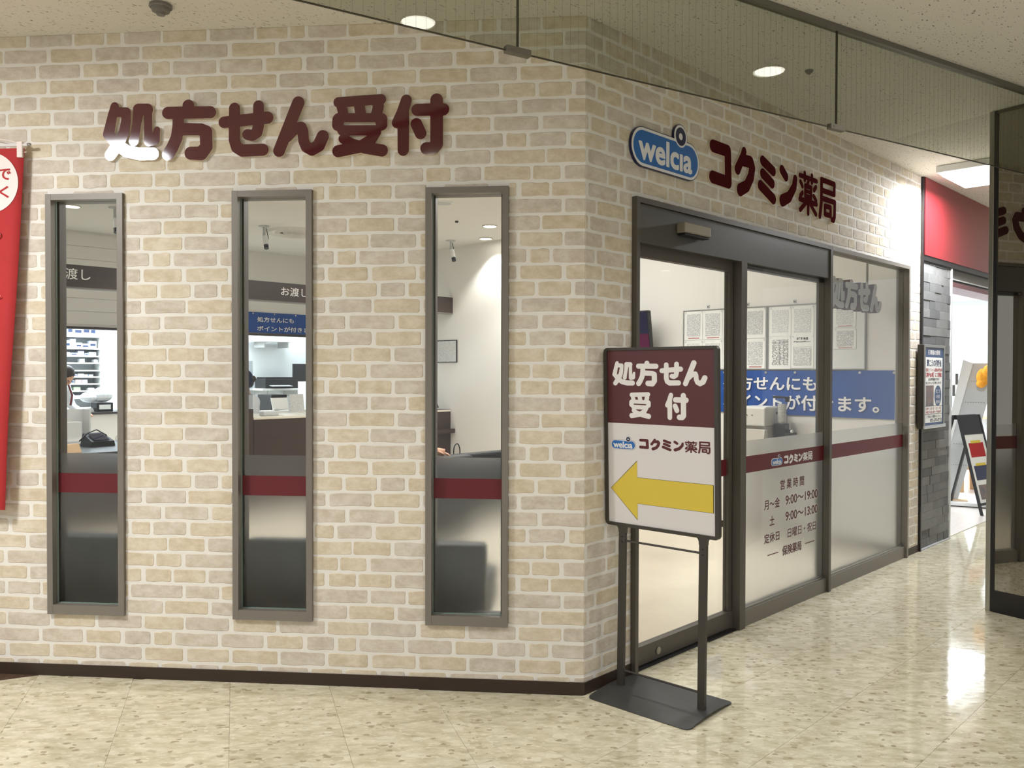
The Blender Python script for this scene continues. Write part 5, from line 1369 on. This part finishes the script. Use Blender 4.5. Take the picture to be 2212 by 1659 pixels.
# rack and items on the low desk
t = thing('desk_rack', 'white perforated rack on the low desk in the first window', 'rack', at(FB, -.30, 6.90, .7405))
part('back', MB().box(0, .42, .20, .21, 0, .36), M['white'], t); part('base', MB().box(0, .42, 0, .20, 0, .03), M['white'], t)
part('side', MB().box(.405, .42, .0, .20, .03, .36), M['white'], t)
for k in range(8): part('slot', MB().box(.4202, .4206, .06, .10, .05 + k * .037, .068 + k * .037), M['grey'], t)
solo('file_box', MB().box(0, .17, 0, .12, 0, .20, .003), M['paper_w'], 'white file box inside the desk rack', 'box', at(FB, -.13, 6.93, .771))
solo('medicine_carton', MB().box(0, .10, 0, .12, 0, .13, .002), M['inkblue'], 'navy carton beside the file box in the rack', 'box', at(FB, -.26, 6.93, .771))
t = thing('card_terminal', 'black card terminal on the low desk', 'terminal', at(FB, -.04, 6.42, .7405, .2))
part('base', MB().hexa([(0, 0, 0), (.26, 0, 0), (.26, .20, 0), (0, .20, 0), (.01, .0, .05), (.25, .0, .05), (.23, .20, .13), (.03, .20, .13)]), M['black'], t)
part('screen', MB().hexa([(.05, .02, .062), (.21, .02, .062), (.20, .16, .122), (.06, .16, .122), (.05, .02, .066), (.21, .02, .066), (.20, .16, .126), (.06, .16, .126)]), M['navyscreen'], t)
part('cable', MB().tube([(.03, .15, .12), (-.06, .1, .06), (.0, .05, .14), (.13, .12, .165), (.24, .12, .10)], .006, 6), M['black'], t, True)
solo('plastic_bag', MB().ell((0, 0, .06), (.11, .08, .06), 14, 8).ell((.08, .03, .09), (.06, .05, .05), 12, 8), M['clearp'], 'clear plastic bag beside the card terminal', 'bag', at(FB, .34, 6.52, .7405))
solo('kraft_envelope', MB().hexa([(0, 0, 0), (.17, 0, 0), (.17, .12, 0), (0, .12, 0), (.0, .05, .07), (.16, .05, .08), (.165, .12, .08), (.0, .12, .07)]), M['kraft'], 'light brown envelope at the front edge of the low desk', 'envelope', at(FB, -.46, 5.90, .7405))
solo('grey_pole', MB().cyl((0, 0, 0), (.07, .12, .62), .011, 10), M['silver'], 'thin grey pole leaning by the low desk', 'pole', at(FB, .36, 6.70, .7405))
t = thing('computer_screen', 'black computer screen on the counter end by the side wall', 'screen', at(FB, 3.87, 5.86, 1.017, 0))
part('screen', MB().hexa([(-.2, .0, .05), (.2, .0, .02), (.2, .03, .02), (-.2, .03, .05), (-.2, .09, .26), (.155, .09, .26), (.155, .12, .26), (-.2, .12, .26)]), M['black'], t)
part('stand', MB().box(-.08, .08, .0, .14, 0, .06), M['black'], t)

# ------------------------------------------------------------------ next shop: stone pier, red fascia, opening
pier = struct('wall_stone', MB().box(4.412, 5.150, 0.004, 0.18, 0, 2.52), M['stone'][2], FB, 'grey stone tiled pier beside the brick wall')
rg = random.Random(5); H_ = 0.0757; z = 0.012; row = 0
SM = {}
while z < 2.49:
    x = 4.413; h = min(H_, 2.51 - z)
    x -= rg.uniform(.0, .16)
    while x < 5.148:
        w = rg.choice([.15, .25, .30, .33, .42]); a, b = max(x, 4.413), min(x + w, 5.148)
        if b - a > .02:
            dpt = rg.choice([.003, .004, .006, .009]); mi = rg.randrange(3)
            o = obj('stone_tile', MB().box(0, b - a - .0014, -dpt, .004, 0, h - .0014).mesh('stone_tile', M['stone'][mi]), pier, Matrix.Translation((a, .0, z)))
        x += w
    z += H_
struct('trim_2', MB().box(5.150, 5.178, -0.016, 0.20, 0, 2.47), M['whitetrim'], FB, 'white corner strip of the stone pier')
struct('trim_3', MB().box(4.412, 5.150, -0.022, 0.004, 0, 0.012), M['greyl'], FB, 'pale floor edge strip under the stone pier')
fas = struct('wall_fascia', MB().box(4.412, 9.5, -0.030, 0.30, 2.500, CEIL - .002), M['red'], FB, 'glossy red fascia over the next shop')
part('black_edge_strip', MB().box(0, 5.088, -.022, .02, 0, .045), M['blacktrim'], fas, mw=Matrix.Translation((4.412, 0, 2.455)))  # black strip along the lower edge of the fascia
lin = struct('wall_lintel', MB().box(5.178, 9.5, 0.02, 0.30, 2.372, 2.455), M['grey'], FB, 'grey shutter box under the fascia')
part('white_line', MB().box(5.178, 9.5, .012, .02, 2.362, 2.374), M['whitetrim'], lin)
part('shutter_slot', MB().box(5.178, 9.5, .03, .20, 2.345, 2.362), M['black'], lin)
part('lower_band', MB().box(5.178, 9.5, .02, .24, 2.300, 2.345), mat('band_dusty_red', (128, 84, 86), 0.4), lin)
struct('wall_shop_back', MB().box(11.6, 11.7, 0.02, 6, 0, 2.66), M['wall_cool'], FB, 'pale wall at the back of the next shop')
struct('wall_shop_side', MB().box(4.412, 11.6, 3.4, 3.5, 0, 2.66), M['wall_cool'], FB, 'pale side wall of the next shop')
struct('wall_shop_column', MB().box(10.7, 11.5, 0.10, 0.62, 0, 2.62), mat('column_white', (246, 248, 250), 0.5), FB, 'white column inside the next shop')
t = thing('tube_light', 'white fluorescent tube light inside the next shop', 'ceiling light', at(FB, 8.2, 0.75, 2.658))
part('tray', MB().box(-.10, 1.3, -.06, .06, -.03, 0), M['white'], t); part('tube', MB().cyl((-.08, 0, -.045), (1.28, 0, -.045), .018, 12), M['lamptube'], t)

# wall poster on the stone pier
t = thing('wall_poster', 'framed blue and white poster on the grey stone pier', 'poster', at(FB, 4.295, -0.060, 1.040))
part('case', MB().box(.0, .520, -.004, .046, 0, .705, .006), M['stand'], t)
part('side_rail', MB().box(.0, .030, -.012, -.004, .0, .705, .003), M['silver'], t); part('side_rail', MB().box(.485, .515, -.012, -.004, .0, .705, .003), M['silver'], t)
part('top_rail', MB().box(.03, .485, -.012, -.004, .680, .705, .003), M['silver'], t); part('foot_rail', MB().box(-.004, .524, -.020, -.004, .0, .030, .006), M['chrome'], t)
part('print_field', MB().box(.031, .484, -.0055, -.0042, .031, .679), M['posterblue'], t)
part('print_sheet', MB().box(.045, .462, -.0065, -.0056, .048, .598), M['paper_w'], t)
yp2 = -.0070
text_part('lettering', '補聴器の愛眼', .10, .40, .618, .662, yp2, M['white_print'], t, bold=.02)
text_part('lettering', '聞こえの相談会', .075, .435, .520, .582, yp2, M['inkblue'], t, bold=.03)
text_part('lettering', '音楽とリフォーム相談会特別会場', .05, .455, .478, .508, yp2, M['inkred'], t, bold=.02)
text_part('lettering', '【専設会場】にて開催！', .05, .45, .430, .472, yp2, M['inkred'], t, bold=.03)
text_part('lettering', '当日は専門相談員がお客様の', .11, .38, .402, .424, yp2, M['ink'], t, bold=.02)
text_part('lettering', '聞こえのチェックをご用意しております', .06, .43, .372, .394, yp2, M['ink'], t, bold=.02)
part('photo', MB().box(.055, .245, yp2, yp2 + .0006, .190, .362), M['posterpic'], t)
shape_part('oval', [np.stack([.350 + .085 * np.cos(np.arange(36) * pi / 18), .272 + .088 * np.sin(np.arange(36) * pi / 18)], 1)], .0006, yp2, M['posterblue'], t)
for k in range(3): text_part('lettering', ('聞こえ', 'の相談', '無料')[k], .300, .400, .295 - k * .045, .325 - k * .045, yp2 - .0006, M['white_print'], t)
for z_ in (.186, .118): part('rule', MB().box(.045, .462, yp2, yp2 + .0006, z_, z_ + .003), M['ink'], t)
text_part('lettering', '日時 11月1日・2日・3日', .06, .43, .155, .178, yp2, M['inkred'], t, bold=.01)
text_part('lettering', '時間 午前10時〜午後6時', .06, .43, .125, .148, yp2, M['inkred'], t, bold=.01)
text_part('lettering', 'ご予約のお電話はこちら', .07, .42, .088, .110, yp2, M['ink'], t, bold=.01)
text_part('lettering', '072-275-0712', .16, .45, .054, .080, yp2, M['ink'], t, bold=.03)

# brochure stand, A-frame board, bench and wall papers in the next shop
def place(px, py, z, wx=0):
    """Point on the height z seen at a pixel of the photograph (used once to find where a thing stands)."""
    d = fw + cam_r * ((px - 1106) / F_PX) - cam_u * ((py - 829.5) / F_PX)
    return cam.location + d * ((z - CAM_H) / d.z)
FC = Matrix.Translation(place(2048, 1093, 0)) @ Matrix.Rotation(radians(-27), 4, 'Z')     # faces the opening
t = thing('brochure_stand', 'white slanted brochure stand with perforated back in the next shop', 'display stand', FC)
part('base_plate', MB().box(-.12, .50, -.02, .42, .012, .050, .004), M['white'], t); part('base_inset', MB().box(-.05, .20, .08, .30, .0502, .053), M['kraft'], t)
for x in (-.08, .44): part('foot', MB().cyl((x, .03, 0), (x, .03, .012), .02, 10), M['greyl'], t)
part('panel', MB().hexa([(-.13, .20, .05), (.10, .20, .05), (.10, .26, .05), (-.13, .26, .05), (.24, .20, 1.62), (.50, .20, 1.62), (.50, .26, 1.62), (.24, .26, 1.62)]), M['greyl'], t)
part('edge', MB().hexa([(-.16, .19, .05), (-.13, .19, .05), (-.13, .27, .05), (-.16, .27, .05), (.14, .19, 1.66), (.24, .19, 1.62), (.24, .27, 1.62), (.14, .27, 1.66)]), M['white'], t)
hol = MB()
for r_ in range(5):
    for k in range(8):
        zc = .45 + r_ * .24; xc = -.13 + .37 * (zc - .05) / 1.57 + .03 + k * .026
        hol.box(xc, xc + .012, .1975, .1995, zc, zc + .006)
o = part('perforation', hol, M['grey'], t); o['kind'] = 'stuff'
for k in range(4):
    zc = .98 + k * .13; xc = -.20 + .37 * (zc - .05) / 1.6
    part('brochure_holder', MB().box(xc - .05, xc, .20, .26, zc, zc + .15), M['clearp'], t)
    part('brochures', MB().box(xc - .04, xc - .012, .205, .255, zc + .004, zc + .13), M['grey'], t)
solo('pompom', MB().ell((0, 0, 0), (.07, .06, .10), 14, 10).ell((.10, .0, .10), (.10, .06, .05), 14, 10).ell((.04, -.03, .05), (.06, .05, .06), 12, 8).ell((-.02, -.02, -.07), (.05, .05, .05), 12, 8), M['orange'],
     'orange fluffy decoration on the brochure stand', 'decoration', FC @ Matrix.Translation((.34, .15, 1.46)))
FD = Matrix.Translation(place(2085, 1102, 0)) @ Matrix.Rotation(radians(-56), 4, 'Z')
t = thing('a_frame_sign', 'black A-frame board with red and navy panels in the next shop', 'sign board', FD)
def leaf_box(sg, y0, y1, z0, z1, th, off=0.0):
    """Piece of a leaning leaf: sg -1 rear, +1 front; th thickness along x."""
    x = lambda z: sg * (.285 - .262 * z / 1.05) + off
    return MB().hexa([(x(z0), y0, z0), (x(z0) + th, y0, z0), (x(z0) + th, y1, z0), (x(z0), y1, z0), (x(z1), y0, z1), (x(z1) + th, y0, z1), (x(z1) + th, y1, z1), (x(z1), y1, z1)])
for sg in (-1, 1):
    for y0 in (-.23, .20): part('leg', leaf_box(sg, y0, y0 + .03, 0, 1.05, .022, -.011), M['black'], t)
    part('cross_rail', leaf_box(sg, -.20, .20, .10, .125, .02, -.01), M['black'], t)
part('top_panel', leaf_box(1, -.20, .20, .84, 1.05, .016, -.008), M['black'], t)
part('rear_top_rail', leaf_box(-1, -.20, .20, 1.0, 1.05, .016, -.008), M['black'], t)
part('poster', leaf_box(1, -.20, .20, .13, .84, .010, -.005), M['paper_w'], t)
for (a_, b_, m_, nm) in ((.60, .75, M['redcloth'], 'red_block'), (.745, .775, M['yel'], 'yellow_tab'), (.36, .51, M['navy'], 'navy_block'), (.505, .535, M['yel'], 'yellow_tab'), (.16, .31, M['posterpic'], 'picture')):
    y_ = .10 if nm == 'yellow_tab' else .15
    part(nm, leaf_box(1, -y_, y_, a_, b_, .002, .0056), m_, t)
FE = Matrix.Translation(place(2068, 1064, 0)) @ Matrix.Rotation(radians(-10), 4, 'Z')
t = thing('green_bench', 'pale wood bench with green seat behind the A-frame board', 'bench', FE)
part('seat', MB().box(0, .9, .0, .40, .36, .44, .02), M['green'], t); part('frame', MB().box(.01, .89, .01, .39, .29, .36), M['palewood'], t)
for x in (.03, .26, .82):
    for y in (.02, .33): part('leg', MB().box(x, x + .055, y, y + .05, 0, .29), M['palewood'], t)
for i, (a, z0, w, h, lb) in enumerate(((.42, 1.12, .22, .30, 'white paper on the shop wall beside the brochure stand, lower one'), (.44, 1.46, .20, .28, 'white paper on the shop wall above the other sheet'), (.78, 1.30, .26, .40, 'wide white paper on the shop wall at the right'))):
    solo('wall_paper_sheet', MB().box(-.003, 0, 0, w, 0, h), M['paper_l'], lb, 'paper', at(FB, 11.598, a, z0))
t = thing('yellow_tag', 'yellow hanging tag on the white shop column', 'tag', at(FB, 10.69, .12, 1.93))
part('card', MB().box(-.02, 0, 0, .18, 0, .22), M['yel'], t); part('slot', MB().box(-.0225, -.0201, .07, .12, .06, .20), M['white'], t)
solo('red_tag', MB().box(-.02, 0, 0, .06, 0, .07), M['redcloth'], 'small red tag on the shop wall beside the stone pier', 'tag', at(FB, 11.598, .80, 1.72))
t = thing('wall_counter', 'narrow pale shelf counter at the shop wall', 'shelf', at(FB, 11.2, .75, 0))
part('top', MB().box(0, .4, 0, .8, .80, .83), M['palewood'], t); part('leg', MB().box(.05, .09, .05, .09, 0, .80), M['black'], t); part('leg', MB().box(.05, .09, .7, .74, 0, .80), M['black'], t)
